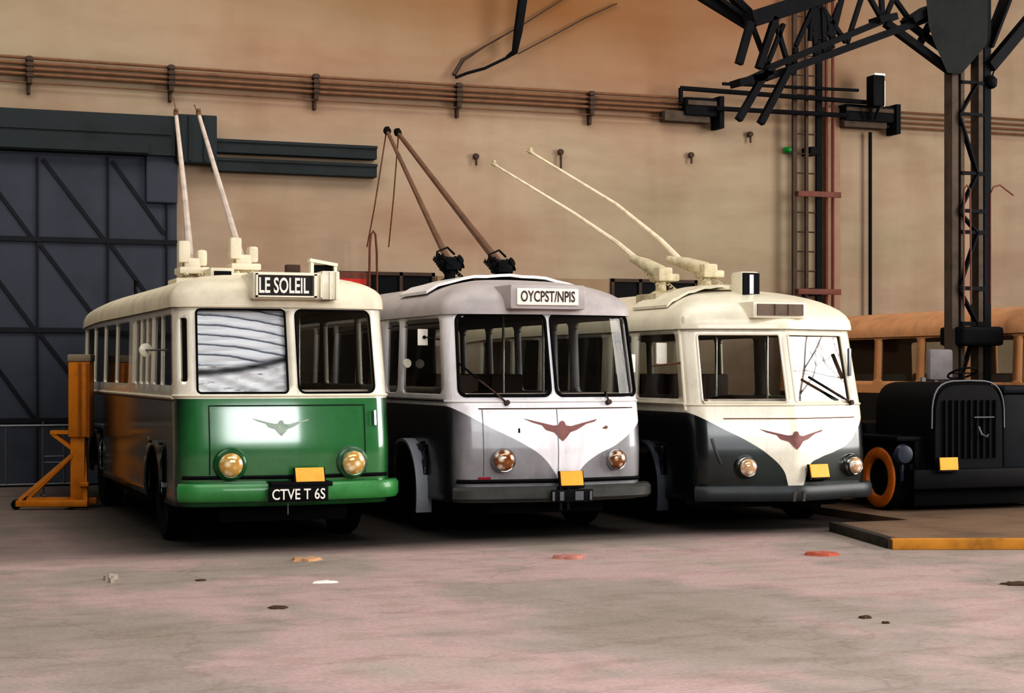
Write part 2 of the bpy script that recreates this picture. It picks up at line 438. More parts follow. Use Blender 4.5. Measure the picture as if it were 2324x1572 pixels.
# pipes along the wall
x_a, x_b = wp(-200, 150).x, wp(1560, 230).x
zt0 = wp(300, 152).z
for k, r in enumerate((0.026, 0.03, 0.028, 0.03, 0.012)):
    bm = bm_new(); z = zt0 - 0.088 * k - (0.05 if k == 4 else 0)
    tube(bm, [(x_a, WALL_Y - 0.14, z + 0.03), ((x_a + x_b) / 2, WALL_Y - 0.14, z), (x_b, WALL_Y - 0.14, z + 0.03)], r, 8)
    place = ('topmost', 'second from the top', 'middle', 'fourth from the top', 'thinnest, lowest')[k]
    tag(obj('wall_pipe', bm, MPIPE), '%s of the long brown pipes along the tan wall' % place, 'pipe', 'long pipes along the back wall')
for k, (px, lab) in enumerate(((65, 'above the sliding door'), (385, 'above the door track housing'), (712, 'above the two door rails'), (1035, 'where the ropes meet the pipes'), (1335, 'next to the dark switch box'))):
    c = wp(px, 180); bm = bm_new()
    box2(bm, (c.x - 0.04, WALL_Y - 0.2, zt0 - 0.40), (c.x + 0.04, WALL_Y, zt0 + 0.05), 0.01)
    for q in range(4): box2(bm, (c.x - 0.06, WALL_Y - 0.22, zt0 - 0.088 * q - 0.03), (c.x + 0.06, WALL_Y - 0.1, zt0 - 0.088 * q + 0.03), 0.01)
    box2(bm, (c.x - 0.03, WALL_Y - 0.12, zt0 - 0.56), (c.x + 0.02, WALL_Y, zt0 - 0.38), 0.01)
    tag(obj('pipe_bracket', bm, MBRACK), 'iron bracket holding the wall pipes ' + lab, 'bracket', 'brackets of the wall pipes')
# pipes to the right of the column
x_c, x_d = wp(1990, 270).x, wp(2520, 270).x
zr0 = wp(2290, 272).z
for k in range(4):
    bm = bm_new(); z = zr0 - 0.10 * k
    tube(bm, [(x_c, WALL_Y - 0.12, z), (x_d, WALL_Y - 0.12, z)], 0.022, 7)
    tag(obj('wall_pipe', bm, MPIPE), '%s of the thin pipes running behind the steel column' % ('topmost', 'second from the top', 'third from the top', 'lowest')[k], 'pipe', 'thin pipes behind the column')
# conduit hanging from above with its two ropes
bm = bm_new(); tube(bm, [wp(1192, -120, 0.5), wp(1186, 0, 0.5), wp(1176, 70, 0.45), wp(1168, 118, 0.3), wp(1150, 130, 0.2)], [0.09, 0.09, 0.085, 0.06, 0.03], 8)
tag(obj('hanging_conduit', bm, MTRUSS), 'thick black conduit hanging from above in front of the wall', 'conduit')
bm = bm_new(); tube(bm, [wp(1150, 131, 0.2), wp(1100, 155, 0.18), wp(1060, 166, 0.2), wp(1034, 176, 0.2)], 0.03, 6)
tag(obj('cable', bm, MTRUSS), 'black slack cable from the hanging conduit to the pipe bracket', 'cable')
bm = bm_new(); tube(bm, [wp(1030, 170, 0.12), wp(1050, 136, 0.1), wp(1100, 105, 0.1), wp(1180, 60, 0.08), wp(1290, -10, 0.06)], [0.04, 0.04, 0.02, 0.014, 0.014], 6)
tag(obj('cable', bm, MBRACK), 'thin brown cable rising from the pipe bracket behind the conduit', 'cable')
bm = bm_new(); tube(bm, [wp(1176, 122, 0.1), wp(1260, 78, 0.08), wp(1330, 40, 0.06), wp(1400, 8, 0.06)], 0.014, 6)
tag(obj('cable', bm, MBRACK), 'thin brown cable slanting up from the foot of the conduit', 'cable')

# dark switch boxes
def switch_box(x0, y0, x1, y1, lab, extra):
    t = thing('switch_box', lab, 'electrical box', wp((x0 + x1) / 2, (y0 + y1) / 2) - Vector((0, 0.0, 0)))
    o = t.location
    a, b = wp(x0, y0) - o, wp(x1, y1) - o
    bm = bm_new(); box2(bm, (a.x + 0.5 * extra, -0.32, b.z + 0.12), (b.x, -0.02, a.z), 0.03); obj('box_body', bm, MTRUSS, t)
    bm = bm_new(); box2(bm, (a.x, -0.26, b.z), (b.x - 0.25, -0.02, b.z + 0.2), 0.03); obj('terminal_tray', bm, MCOL, t)
    bm = bm_new(); box2(bm, (b.x - 0.12, -0.38, b.z - 0.1), (b.x - 0.02, -0.02, a.z + 0.04), 0.01); obj('side_plate', bm, MTRUSS, t)
    bm = bm_new(); box2(bm, (a.x + 0.55 * extra, -0.35, (a.z + b.z) / 2 + 0.08), (b.x - 0.16, -0.3, a.z - 0.06), 0.01); obj('cover', bm, MCOL, t)
    return t
switch_box(1495, 222, 1625, 285, 'wide dark switch box where the long wall pipes end', 0.8)
switch_box(1900, 240, 2022, 298, 'wide dark switch box below the floodlight', 0.0)
# black bars between them
for (a, b, lab) in (((1545, 200), (1965, 232), 'upper black bar bridging from the switch box to the floodlight'), ((1625, 246), (1925, 262), 'lower black bar bridging the two switch boxes'), ((1640, 190), (1948, 205), 'thin black rod just under the truss tip, running to the floodlight')):
    bm = bm_new(); A, B = wp(*a, 0.44), wp(*b, 0.44); r = 0.03 if 'thin' in lab else 0.045
    tube(bm, [A, B], r, 8)
    if a[0] == 1545: tube(bm, [A, wp(1545, 232, 0.44)], 0.045, 8)
    tag(obj('busbar', bm, MTRUSS), lab, 'bar', 'black bars across the wall')
fl = thing('floodlight', 'black box floodlight with pale rear edge on two short stays', 'lamp', wp(1950, 220))
bm = bm_new(); box(bm, (0, -0.58, 0.02), (0.26, 0.26, 0.6), 0, 0.03); obj('lamp_housing', bm, MBLACK, fl)
bm = bm_new(); box(bm, (0.05, -0.55, 0.34), (0.24, 0.22, 0.05), 0, 0.01); box(bm, (0.16, -0.54, -0.02), (0.05, 0.2, 0.5), 0, 0.01); obj('reflector', bm, MSIGNWHITE, fl)
for s in (-1, 1):
    bm = bm_new(); tube(bm, [(0.09 * s, -0.56, -0.26), (0.05 * s + 0.02, -0.45, -0.5)], 0.03, 6); obj('stay', bm, MTRUSS, fl)
bm = bm_new(); A = wp(1975, 300, 0.15); tube(bm, [A, (A.x + 0.0, A.y, 1.6)], 0.035, 8)
tag(obj('wall_rod', bm, MTRUSS), 'thin black vertical rod running down the wall from the switch box', 'rod')

# ladder
lad = thing('wall_ladder', 'tall dark iron ladder with thin rungs fixed to the wall', 'ladder')
LO = 0.30
xL, xM, xR = wp(1803, 400, LO).x, wp(1830, 400, LO).x, wp(1858, 400, LO).x
zT, zB = wp(1830, -60, LO).z, 0.05
for x, r, m in ((xL, 0.045, MBRACK), (xR, 0.06, MTRUSS), (xM, 0.03, MBRACK)):
    bm = bm_new(); box2(bm, (x - r, WALL_Y - LO - 0.03, zB), (x + r, WALL_Y - LO + 0.03, zT)); obj('stile', bm, m, lad, False)
z = 2.3
while z < zT:
    bm = bm_new(); tube(bm, [(xL, WALL_Y - LO, z), (xR, WALL_Y - LO, z)], 0.016, 6); obj('rung', bm, MBRACK, lad); z += 0.375
for y in (342, 662):
    bm = bm_new(); z = wp(1850, y, LO).z; box2(bm, (xR - 0.2, WALL_Y - LO - 0.05, z - 0.07), (xR + 0.03, WALL_Y, z + 0.07)); obj('wall_tie', bm, MTRUSS, lad, False)
# red standpipes
for k, px in enumerate((1875, 1890)):
    bm = bm_new(); A = wp(px, 100, 0.2); tube(bm, [(A.x, A.y, 0.0), (A.x, A.y, 10.2)], 0.03, 8)
    tag(obj('standpipe', bm, MRED), ('reddish-brown vertical pipe next to the wall ladder', 'reddish-brown vertical pipe furthest from the wall ladder')[k], 'pipe', 'red standpipes')
for y, x0, lab in ((442, 1803, 'upper'), (662, 1803, 'lower')):
    bm = bm_new(); z = wp(1860, y, 0.25).z; box2(bm, (wp(x0, y, .25).x, WALL_Y - 0.40, z - 0.06), (wp(1900, y, .25).x, WALL_Y - 0.365, z + 0.05), 0.01)
    tag(obj('pipe_clamp', bm, MRED), lab + ' red iron clamp across ladder and standpipes', 'clamp', 'red clamps')
bm = bm_new(); x0, x1 = wp(1868, 400).x, wp(1902, 400).x
box2(bm, (x0, WALL_Y - 0.08, 0), (x1, WALL_Y, wp(1890, 245).z), 0.01)
tag(obj('trim_1', bm, simple('pink_pilaster', rgb(164, 134, 114), 0.85, var=0.2, scale=1.5), None, False), 'flat pinkish strip on the wall behind the red pipes', None, None, 'structure')
bm = bm_new(); c = wp(1790, 342, 0.1); tube(bm, [c + Vector((-0.1, 0, 0.01)), c + Vector((0.03, 0, 0.02)), c + Vector((0.12, 0, 0.0))], [0.05, 0.065, 0.045], 10)
box(bm, c + Vector((0.0, 0.05, 0)), (0.06, 0.12, 0.06)); tag(obj('valve', bm, MGREEN), 'small bright green valve on the wall beside the ladder', 'valve')
for (px, py, lab) in ((1080, 355, 'small dark hook on the wall below the ropes'), (1272, 345, 'thin dark peg on the wall near the bus pole tips'), (1568, 352, 'small dark knob on the bare wall under the switch box'), (1702, 305, 'slim dark pull hanging from the wall under the truss')):
    bm = bm_new(); c = wp(px, py, 0.06)
    lathe(bm, [(0, -0.06), (0.05, -0.05), (0.06, 0.0), (0.03, 0.05), (0.03, 0.1), (0, 0.1)], c, (0, 1, 0), 10)
    tube(bm, [c + Vector((0, -0.02, 0)), c + Vector((0.0, -0.03, -0.16 if 'peg' not in lab else -0.3))], 0.02, 6)
    tag(obj('wall_hook', bm, MBRACK), lab, 'hook', 'small hooks on the wall')

bm = bm_new(); zz = wp(1180, 630).z; box2(bm, (wp(990, 630).x, WALL_Y - 0.05, zz - 0.9), (wp(1380, 630).x, WALL_Y, zz)); tag(obj('trim_2', bm, simple('tan_dado', rgb(150, 128, 104), 0.85, var=0.25, scale=1.5), None, False), 'slightly raised tan dado panel low on the wall between the dark windows', None, None, 'structure')
bm = bm_new(); hl = wp(836, 655, 0.45); hr = wp(857, 655, 0.45)
tube(bm, [(hl.x, hl.y, 0.0), wp(838, 655, 0.45), wp(839, 560, 0.45), wp(842, 532, 0.45), wp(847, 524, 0.45), wp(852, 532, 0.45), wp(855, 570, 0.45), wp(856, 655, 0.45), (hr.x, hr.y, 0.0)], 0.02, 6)
tag(obj('hook_rod', bm, MRED), 'reddish looped hook rod standing behind the green bus roof end', 'hook')

# ---------------------------------------------------------------- lattice column and roof truss
CY = 21.45
def cp(px, py, dy=0.0): return on_y(px, py, CY + dy)
col = thing('lattice_column', 'dark riveted lattice steel column standing before the brown bus', 'column', (cp(2197, 700).x, CY, 0))
o0 = col.location.copy()
def cpart(name, bm, m=MCOL): 
    bmesh.ops.translate(bm, vec=-o0, verts=bm.verts); return obj(name, bm, m, col, False)
zt = cp(2200, -60).z
for (a, b, m) in ((2152, 2166, MCOL), (2172, 2180, MCOL), (2212, 2222, MCOL), (2225, 2240, MTRUSS)):
    bm = bm_new(); box2(bm, (cp(a, 500).x, CY - 0.10, 0), (cp(b, 500).x, CY + 0.10, zt)); cpart('post', bm, m)
ys = [190, 262, 395, 480, 528, 655, 735, 870]
for y in ys:
    bm = bm_new(); a, b = cp(2172, y - 5), cp(2222, y + 5); box2(bm, (a.x, CY - 0.13, b.z), (b.x, CY - 0.09, a.z)); cpart('batten', bm, MTRUSS)
for i, (a, b) in enumerate(zip(ys, ys[1:])):
    bm = bm_new(); p, q = (2176, 2218) if i % 2 else (2218, 2176)
    bar(bm, cp(p, a, -0.1), cp(q, b, -0.1), 0.09, 0.03); cpart('lacing_bar', bm, MTRUSS)
bm = bm_new(); c = cp(2205, 760); box2(bm, (c.x - 0.36, CY - 0.3, c.z - 0.16), (c.x + 0.36, CY + 0.3, c.z + 0.12), 0.05); cpart('collar', bm, MTRUSS)
bm = bm_new(); box2(bm, (o0.x - 0.4, CY - 0.35, 0), (o0.x + 0.42, CY + 0.35, 0.12), 0.02); cpart('foot_plate', bm, MTRUSS)
# gusset: dark plate head
bm = bm_new()
pts = [(2096, -60), (2108, 60), (2118, 92), (2150, 165), (2182, 168), (2240, 100), (2244, -60)]
lo = [bm.verts.new(cp(x, y, -0.22)) for x, y in pts]; hi = [bm.verts.new(cp(x, y, 0.1)) for x, y in pts]
bm.faces.new(lo); bm.faces.new(list(reversed(hi)))
for i in range(len(pts)): bm.faces.new((lo[i], hi[i], hi[(i + 1) % len(pts)], lo[(i + 1) % len(pts)]))
cpart('head_plate', bm, simple('gusset_plate', rgb(42, 44, 44), 0.7, var=0.3, spec=0.2))
bm = bm_new(); bar(bm, cp(2010, 52), cp(2158, 162, -0.1), 0.12, 0.10); bar(bm, cp(2050, 44), cp(2150, 120), 0.1, 0.08); bar(bm, cp(2110, 55), cp(2084, 105), 0.1, 0.08); cpart('knee_brace', bm, MTRUSS)
bm = bm_new(); bar(bm, cp(2340, 40), cp(2246, 152, -0.1), 0.14, 0.16); bar(bm, cp(2290, -20), cp(2240, 110), 0.3, 0.04); cpart('knee_brace', bm, MTRUSS)
bm = bm_new(); tube(bm, [cp(2248, 690, -0.1), cp(2248, 440, -0.1), cp(2255, 424, -0.1), cp(2270, 420, -0.1), cp(2300, 443, -0.1)], 0.014, 6); cpart('hooked_rod', bm, MRED)
bm = bm_new(); tube(bm, [cp(2188, 690, -0.25), cp(2188, 430, -0.25), cp(2194, 420, -0.25), cp(2202, 430, -0.25), cp(2204, 690, -0.25)], 0.014, 6); cpart('hooked_rod', bm, MRED)
bm = bm_new(); c = cp(2248, 185, -0.1); lathe(bm, [(0, -0.1), (0.08, -0.06), (0.1, 0.02), (0.05, 0.1), (0, 0.12)], c, (0.3, -0.5, -1), 12); tube(bm, [c, cp(2256, 160, -0.1), cp(2244, 140, -0.1)], 0.012, 6); cpart('lamp_bell', bm, MTRUSS)

tr = thing('roof_truss', 'dark steel roof truss with crossed web bars meeting the column head', 'truss', cp(1900, 100))
o1 = tr.location.copy()
def tpart(name, segs, w=0.11, h=0.10, dy=0.0):
    bm = bm_new()
    for a, b in segs: bar(bm, cp(*a, dy), cp(*b, dy), w, h)
    bmesh.ops.translate(bm, vec=-o1, verts=bm.verts)
    return obj(name, bm, MTRUSS, tr, False)
tpart('lower_chord', [((1735, 178), (2106, 42))], 0.16, 0.10)
tpart('lower_chord', [((1735, 158), (2002, 48))], 0.12, 0.09)
tpart('tip_plate', [((1668, 190), (1745, 172)), ((1700, 182), (1748, 160))], 0.3, 0.10)
tpart('upper_chord', [((1700, 46), (1880, -12))], 0.3, 0.22)
tpart('upper_chord', [((1590, -8), (1704, 62)), ((1638, -30), (1700, 30))], 0.12, 0.10, 0.3)
tpart('upper_chord', [((1596, -20), (1690, 48))], 0.3, 0.06, 0.3)
for a, b in (((1704, 50), (1677, 145)), ((1760, 40), (1722, 155)), ((1740, 160), (1676, 272)), ((1790, 158), (1726, 280))): tpart('hanger', [(a, b)], 0.10, 0.09, -0.1)
for a, b in (((1708, 60), (1742, 150)), ((1778, 55), (1740, 150)), ((1760, 50), (1792, 158)), ((1846, 15), (1806, 105)), ((1806, 108), (1800, 170)), ((1870, 25), (1920, 96)), ((1846, 20), (1852, 130)), ((1868, 20), (1872, 122)), ((1905, 8), (1878, 80)), ((1955, -5), (1922, 98)), ((1972, -8), (2005, 50)), ((2030, -10), (2005, 50)), ((2025, -10), (2060, 40)), ((1912, -10), (1880, 120)), ((2000, -10), (2003, 50))):
    tpart('web_bar', [(a, b)], 0.07, 0.055)
bm = bm_new()
tube(bm, [cp(1838, 92), cp(1840, 50), cp(1848, 22), cp(1862, 14), cp(1874, 26), cp(1880, 60), cp(1890, 110)], 0.04, 6); tube(bm, [cp(1838, 28), cp(1836, 62), cp(1846, 84), cp(1862, 88)], 0.03, 6)
bmesh.ops.translate(bm, vec=-o1, verts=bm.verts); obj('bent_stay', bm, MTRUSS, tr)
tpart('gusset', [((1985, 48), (2025, 40))], 0.30, 0.10)
tpart('gusset', [((2060, 50), (2106, 20))], 0.34, 0.10)

# ================================================================ buses
class Bus:
    def __init__(s, root, W, L, rf, rr, bow, prof, zb, zr, tumble=0.02, belt=1.6):
        s.root, s.W, s.L, s.rf, s.rr, s.bowf, s.prof, s.zb, s.zr, s.tum, s.belt = root, W, L, rf, rr, bow, prof, zb, zr, tumble, belt
        s.side_len = L - rr - rf
        s.s_l = rf - rf * PI / 2                     # left side begins
        s.s_r = W - rf + rf * PI / 2
        s.S = s.side_len + rr * PI / 2 + (W / 2 - rr)
    def base(s, t):
        W, rf, rr = s.W, s.rf, s.rr
        if rf <= t <= W - rf: return t, 0.0
        if t < rf:
            if t >= s.s_l:
                a = (rf - t) / rf; return rf - rf * math.sin(a), rf - rf * math.cos(a)
            u = s.s_l - t; sg = 0
        else:
            if t <= s.s_r:
                a = (t - (W - rf)) / rf; return W - rf + rf * math.sin(a), rf - rf * math.cos(a)
            u = t - s.s_r; sg = 1
        if u <= s.side_len: x, y = 0.0, rf + u
        elif u <= s.side_len + rr * PI / 2:
            a = (u - s.side_len) / rr; x, y = rr - rr * math.cos(a), s.L - rr + rr * math.sin(a)
        else:
            x, y = rr + (u - s.side_len - rr * PI / 2), s.L
        return (x, y) if sg == 0 else (W - x, y)
    def ss(s, y, right=False):
        return s.s_r + (y - s.rf) if right else s.s_l - (y - s.rf)
    def pos(s, t, z):
        x, y = s.base(t)
        g = max(0.0, 1 - y / 1.8); g = g * g * (3 - 2 * g)
        y += (s.bowf(x / s.W * 2 - 1) + s.prof(z)) * g
        k = 1 - s.tum * max(0.0, z - s.belt)
        return Vector((s.W / 2 + (x - s.W / 2) * k, y, z))
    def nrm(s, t, z, e=0.01):
        a = s.pos(t + e, z) - s.pos(t - e, z); b = s.pos(t, z + e) - s.pos(t, z - e)
        return a.cross(b).normalized()
    def off(s, t, z, d): return s.pos(t, z) + s.nrm(t, z) * d

    def grid(s, bm, ts, zs, skip=None, d=0.0, mat=0):
        V = {}
        for i, t in enumerate(ts):
            for j, z in enumerate(zs):
                V[i, j] = None
        def g(i, j):
            if V[i, j] is None: V[i, j] = bm.verts.new(s.off(ts[i], zs[j], d) if d else s.pos(ts[i], zs[j]))
            return V[i, j]
        for i in range(len(ts) - 1):
            for j in range(len(zs) - 1):
                if skip and skip((ts[i] + ts[i + 1]) / 2, (zs[j] + zs[j + 1]) / 2): continue
                f = bm.faces.new((g(i, j), g(i + 1, j), g(i + 1, j + 1), g(i, j + 1))); f.material_index = mat
    def body(s, holes, arches, mat, name='body'):
        """holes: (t0,t1,z0,z1,r); arches: (tc, R)"""
        ts = {-s.S + s.s_l, s.S + s.s_r, s.rf, s.W - s.rf, s.s_l, s.s_r, s.W / 2}
        for k in range(1, 6): ts |= {s.rf - s.rf * PI / 2 * k / 6, s.W - s.rf + s.rf * PI / 2 * k / 6}
        for k in range(1, 7):
            u = s.side_len + s.rr * PI / 2 * k / 7; ts |= {s.s_l - u, s.s_r + u}
        ts |= {s.ss(s.L - s.rr), s.ss(s.L - s.rr, True)}
        n = 24
        for k in range(1, n): ts.add(s.rf + (s.W - 2 * s.rf) * k / n)
        k = s.rf + 0.25
        while k < s.L - s.rr: ts |= {s.ss(k), s.ss(k, True)}; k += 0.25
        zs = {s.zb, s.zr}
        n = 22
        for k in range(1, n): zs.add(s.zb + (s.zr - s.zb) * k / n)
        ex_t, ex_z = set(), set()
        for (a, b, c, d, r) in holes: ex_t |= {a, b}; ex_z |= {c, d}
        for (tc, R) in arches: ex_t |= {tc - R, tc + R}; ex_z.add(s.zb + R)
        def fin(vals, ex, m):
            keep = sorted(v for v in vals if all(abs(v - e) > m for e in ex)); return sorted(set(keep) | ex)
        ts, zs = fin(ts, ex_t, 0.02), fin(zs, ex_z, 0.02)
        def skip(t, z):
            return any(a < t < b and c < z < d for a, b, c, d, r in holes) or any(abs(t - tc) < R and z < s.zb + R for tc, R in arches)
        bm = bm_new()
        s.grid(bm, ts, zs, skip)
        for (a, b, c, d, r) in holes:
            if r <= 0: continue
            for (ct, cz, st, sz) in ((a, c, 1, 1), (b, c, -1, 1), (a, d, 1, -1), (b, d, -1, -1)):
                prev = None; cv = bm.verts.new(s.pos(ct, cz))
                for k in range(7):
                    q = k / 6 * PI / 2
                    v = bm.verts.new(s.pos(ct + st * r * (1 - math.cos(q)), cz + sz * r * (1 - math.sin(q))))
                    if prev: bm.faces.new((cv, prev, v) if st * sz < 0 else (cv, v, prev))
                    prev = v
        for (tc, R) in arches:
            prev = None
            for k in range(17):
                q = PI * k / 16; m = max(abs(math.cos(q)), math.sin(q))
                vi = bm.verts.new(s.pos(tc + R * math.cos(q), s.zb + R * math.sin(q) * 0.98))
                vo = bm.verts.new(s.pos(tc + R * math.cos(q) / m, s.zb + R * math.sin(q) / m))
                if prev:
                    try: bm.faces.new((prev[1], prev[0], vi, vo))
                    except ValueError: pass
                prev = (vi, vo)
        bmesh.ops.remove_doubles(bm, verts=bm.verts, dist=0.002)
        bmesh.ops.dissolve_degenerate(bm, edges=bm.edges, dist=0.0005)
        o = obj(name, bm, mat, s.root, True, 50)
        sd = o.modifiers.new('thickness', 'SOLIDIFY'); sd.thickness = 0.045; sd.offset = -1
        return o
    def roof(s, h, p, mat, front_in=1.3, drop=0.0, lip=0.03):
        ts = [-s.S + s.s_l]
        n = 60
        for k in range(1, n + 1): ts.append(-s.S + s.s_l + (2 * s.S + s.s_r - s.s_l) * k / n)
        ts = sorted(set(ts) | {s.rf - s.rf * PI / 2 * k / 6 for k in range(7)} | {s.W - s.rf + s.rf * PI / 2 * k / 6 for k in range(7)} | {s.rf + (s.W - 2 * s.rf) * k / 16 for k in range(17)})
        bm = bm_new(); rings = []
        yc = s.L / 2
        rows = [(-lip, -0.05), (-lip, 0.0)] + [(0.0, -1)] * 0
        nr = 12
        lev = [(1.0 + lip, -0.045), (1.0 + lip, 0.0)]
        for k in range(nr + 1):
            q = PI / 2 * k / nr
            lev.append((max(0.0, math.cos(q)) ** (2 / p) + (lip if k == 0 else lip * (1 - k / nr)), h * math.sin(q) ** (2 / p)))
        for sc, dz in lev:
            ring = []
            for t in ts:
                b = s.pos(t, s.zr)
                kx = sc if sc <= 1 else 1 + (sc - 1) / (s.W / 2)
                inset = (1 - sc) * front_in
                x = s.W / 2 + (b.x - s.W / 2) * kx
                y = b.y + inset * (1 - min(1, max(0, b.y / (s.L)) ) * 2)
                rear = max(0.0, (b.y - (s.L - 3.2)) / 3.2)
                ring.append(bm.verts.new((x, y, s.zr + dz - drop * rear * rear)))
            rings.append(ring)
        for a, b in zip(rings, rings[1:]):
            for i in range(len(ts) - 1):
                try: bm.faces.new((a[i], a[i + 1], b[i + 1], b[i]))
                except ValueError: pass
        bmesh.ops.remove_doubles(bm, verts=bm.verts, dist=0.001)
        return obj('roof', bm, mat, s.root, True, 60)
    def pane(s, t0, t1, z0, z1, mat, d=-0.02, name='window_pane', nt=8, nz=4):
        bm = bm_new()
        s.grid(bm, [t0 + (t1 - t0) * k / nt for k in range(nt + 1)], [z0 + (z1 - z0) * k / nz for k in range(nz + 1)], None, d)
        return obj(name, bm, mat, s.root)
    def rr_path(s, a, b, c, d, r, off, n=5):
        pts = []
        for (ct, cz, q0) in ((b - r, d - r, 0), (a + r, d - r, PI / 2), (a + r, c + r, PI), (b - r, c + r, 1.5 * PI)):
            for k in range(n + 1):
                q = q0 + PI / 2 * k / n; pts.append((ct + r * math.cos(q), cz + r * math.sin(q)))
        out = []
        for i, (t, z) in enumerate(pts):
            t2, z2 = pts[(i + 1) % len(pts)]
            m = max(1, int(math.hypot(t2 - t, z2 - z) / 0.12))
            for k in range(m): out.append((t + (t2 - t) * k / m, z + (z2 - z) * k / m))
        return [s.off(t, z, off) for t, z in out]
    def gasket(s, a, b, c, d, r, mat, rad=0.014, name='gasket', parent=None):
        bm = bm_new(); tube(bm, s.rr_path(a, b, c, d, r, 0.0), rad, 6, closed=True); return obj(name, bm, mat, parent or s.root)
    def strip(s, pts, rad, mat, name, d=0.002, parent=None):
        """thin line of metal laid along the surface through (t,z) points"""
        P = []
        for (t, z), (t2, z2) in zip(pts, pts[1:]):
            m = max(1, int(math.hypot(t2 - t, z2 - z) / 0.08))
            for k in range(m): P.append(s.off(t + (t2 - t) * k / m, z + (z2 - z) * k / m, d))
        P.append(s.off(*pts[-1], d))
        bm = bm_new(); tube(bm, P, rad, 6); return obj(name, bm, mat, parent or s.root)
    def decal(s, poly, mat, name, d=0.006, parent=None):
        """flat-cut badge of (t,z) outline following the panel"""
        bm = bm_new(); vs = [bm.verts.new((t, 0, z)) for t, z in poly]
        f = bm.faces.new(vs); bmesh.ops.triangulate(bm, faces=[f])
        bmesh.ops.subdivide_edges(bm, edges=[e for e in bm.edges if e.calc_length() > 0.15], cuts=3, use_grid_fill=True)
        r = bmesh.ops.extrude_face_region(bm, geom=list(bm.faces))
        up = {g for g in r['geom'] if isinstance(g, bmesh.types.BMVert)}
        for v in bm.verts: v.co = s.off(v.co.x, v.co.z, d if v in up else -0.004)
        return obj(name, bm, mat, parent or s.root, False)
    def bumper(s, z0, z1, out, mat, t_in=0.02):
        a = s.s_l + s.rf * 0.9
        ts = [a + (s.s_r + t_in - a) * k / 40 for k in range(41)]
        bm = bm_new(); rings = []
        for t in ts:
            n = s.nrm(t, s.zb + 0.1); n.z = 0; n.normalize(); b = s.pos(t, s.zb + 0.1)
            hz = (z1 - z0)
            pr = [(-0.02, z0), (out * 0.8, z0), (out, z0 + hz * 0.2), (out, z1 - hz * 0.2), (out * 0.8, z1), (-0.02, z1)]
            rings.append([bm.verts.new((b.x + n.x * o, b.y + n.y * o, z)) for o, z in pr])
        for a, b in zip(rings, rings[1:]):
            for k in range(6): bm.faces.new((a[k], a[(k + 1) % 6], b[(k + 1) % 6], b[k]))
        bm.faces.new(rings[0]); bm.faces.new(list(reversed(rings[-1])))
        return obj('bumper', bm, mat, s.root)

def headlight(bus, t, z, r, bezel_mat, lens_mat, stand=0.05, hood=0.0):
    o = bus.pos(t, z); n = bus.nrm(t, z); n = (n + Vector((0, -0.6, -0.02))).normalized()
    bm = bm_new(); lathe(bm, [(r * 1.05, -0.12), (r * 1.16, stand * 0.4), (r * 1.16, stand), (r * 1.06, stand + 0.02), (r * 0.98, stand + 0.015)], o, n)
    h = obj('headlight', bm, bezel_mat, bus.root)
    bm = bm_new(); lathe(bm, [(r, stand + 0.01), (r * 0.85, stand + 0.035), (r * 0.5, stand + 0.055), (0, stand + 0.062)], o, n)
    obj('headlight_lens', bm, lens_mat, h)
    if hood:
        bm = bm_new(); lathe(bm, [(r * 1.3, -0.10), (r * 1.42, 0.0), (r * 1.3, stand * 0.7), (r * 1.16, stand * 0.9)], o, n); obj('headlight_hood', bm, bezel_mat, h)
    return h
def lens_material(name, a, b):
    m, nt, p = new_mat(name)
    v = N(nt, 'ShaderNodeTexVoronoi'); v.inputs['Scale'].default_value = 14
    nt.links.new(mapping(nt), v.inputs['Vector'])
    nt.links.new(ramp(nt, v.outputs['Distance'], [(0.15, a), (0.6, b)]), p.inputs['Base Color'])
    p.inputs['Roughness'].default_value = 0.12; p.inputs['Metallic'].default_value = 0.1; p.inputs['Coat Weight'].default_value = 1.0
    return m
LENS_GOLD = lens_material('gold_lamp_glass', rgb(255, 244, 212), rgb(206, 164, 92))
LENS_BROWN = lens_material('amber_lamp_glass', rgb(250, 240, 224), rgb(136, 84, 40))
LENS_WHITE = lens_material('white_lamp_glass', rgb(255, 252, 246), rgb(206, 170, 132))

def wheel(root, c, side, R=0.47, w=0.26, rim=MSTEEL):
    """side -1: outer face towards -x"""
    bm = bm_new(); ax = Vector((side, 0, 0))
    lathe(bm, [(R * 0.58, -w * 0.4), (R * 0.92, -w * 0.5), (R, -w * 0.3), (R, w * 0.3), (R * 0.92, w * 0.5), (R * 0.6, w * 0.42), (R * 0.58, w * 0.2)], c, ax, 32)
    t = obj('wheel', bm, MRUBBER, root)
    bm = bm_new(); lathe(bm, [(R * 0.6, w * 0.3), (R * 0.5, w * 0.1), (R * 0.3, w * 0.05), (R * 0.26, w * 0.3), (R * 0.12, w * 0.42), (0, w * 0.44)], c, ax, 24); obj('hub', bm, rim, t)
    return t
def mudguard(bus, tc, zc, R, mat, q0, q1, width=0.10, name='mudguard'):
    """arched flange standing out from the side around the wheel opening"""
    bm = bm_new(); rings = []
    for k in range(21):
        q = q0 + (q1 - q0) * k / 20
        a = []
        for rr, d in ((R, -0.05), (R, width), (R + 0.035, width), (R + 0.035, -0.05)):
            a.append(bm.verts.new(bus.off(tc + rr * math.cos(q), zc + rr * math.sin(q), d)))
        rings.append(a)
    for a, b in zip(rings, rings[1:]):
        for k in range(4): bm.faces.new((a[k], a[(k + 1) % 4], b[(k + 1) % 4], b[k]))
    bm.faces.new(rings[0]); bm.faces.new(list(reversed(rings[-1])))
    return obj(name, bm, mat, bus.root)
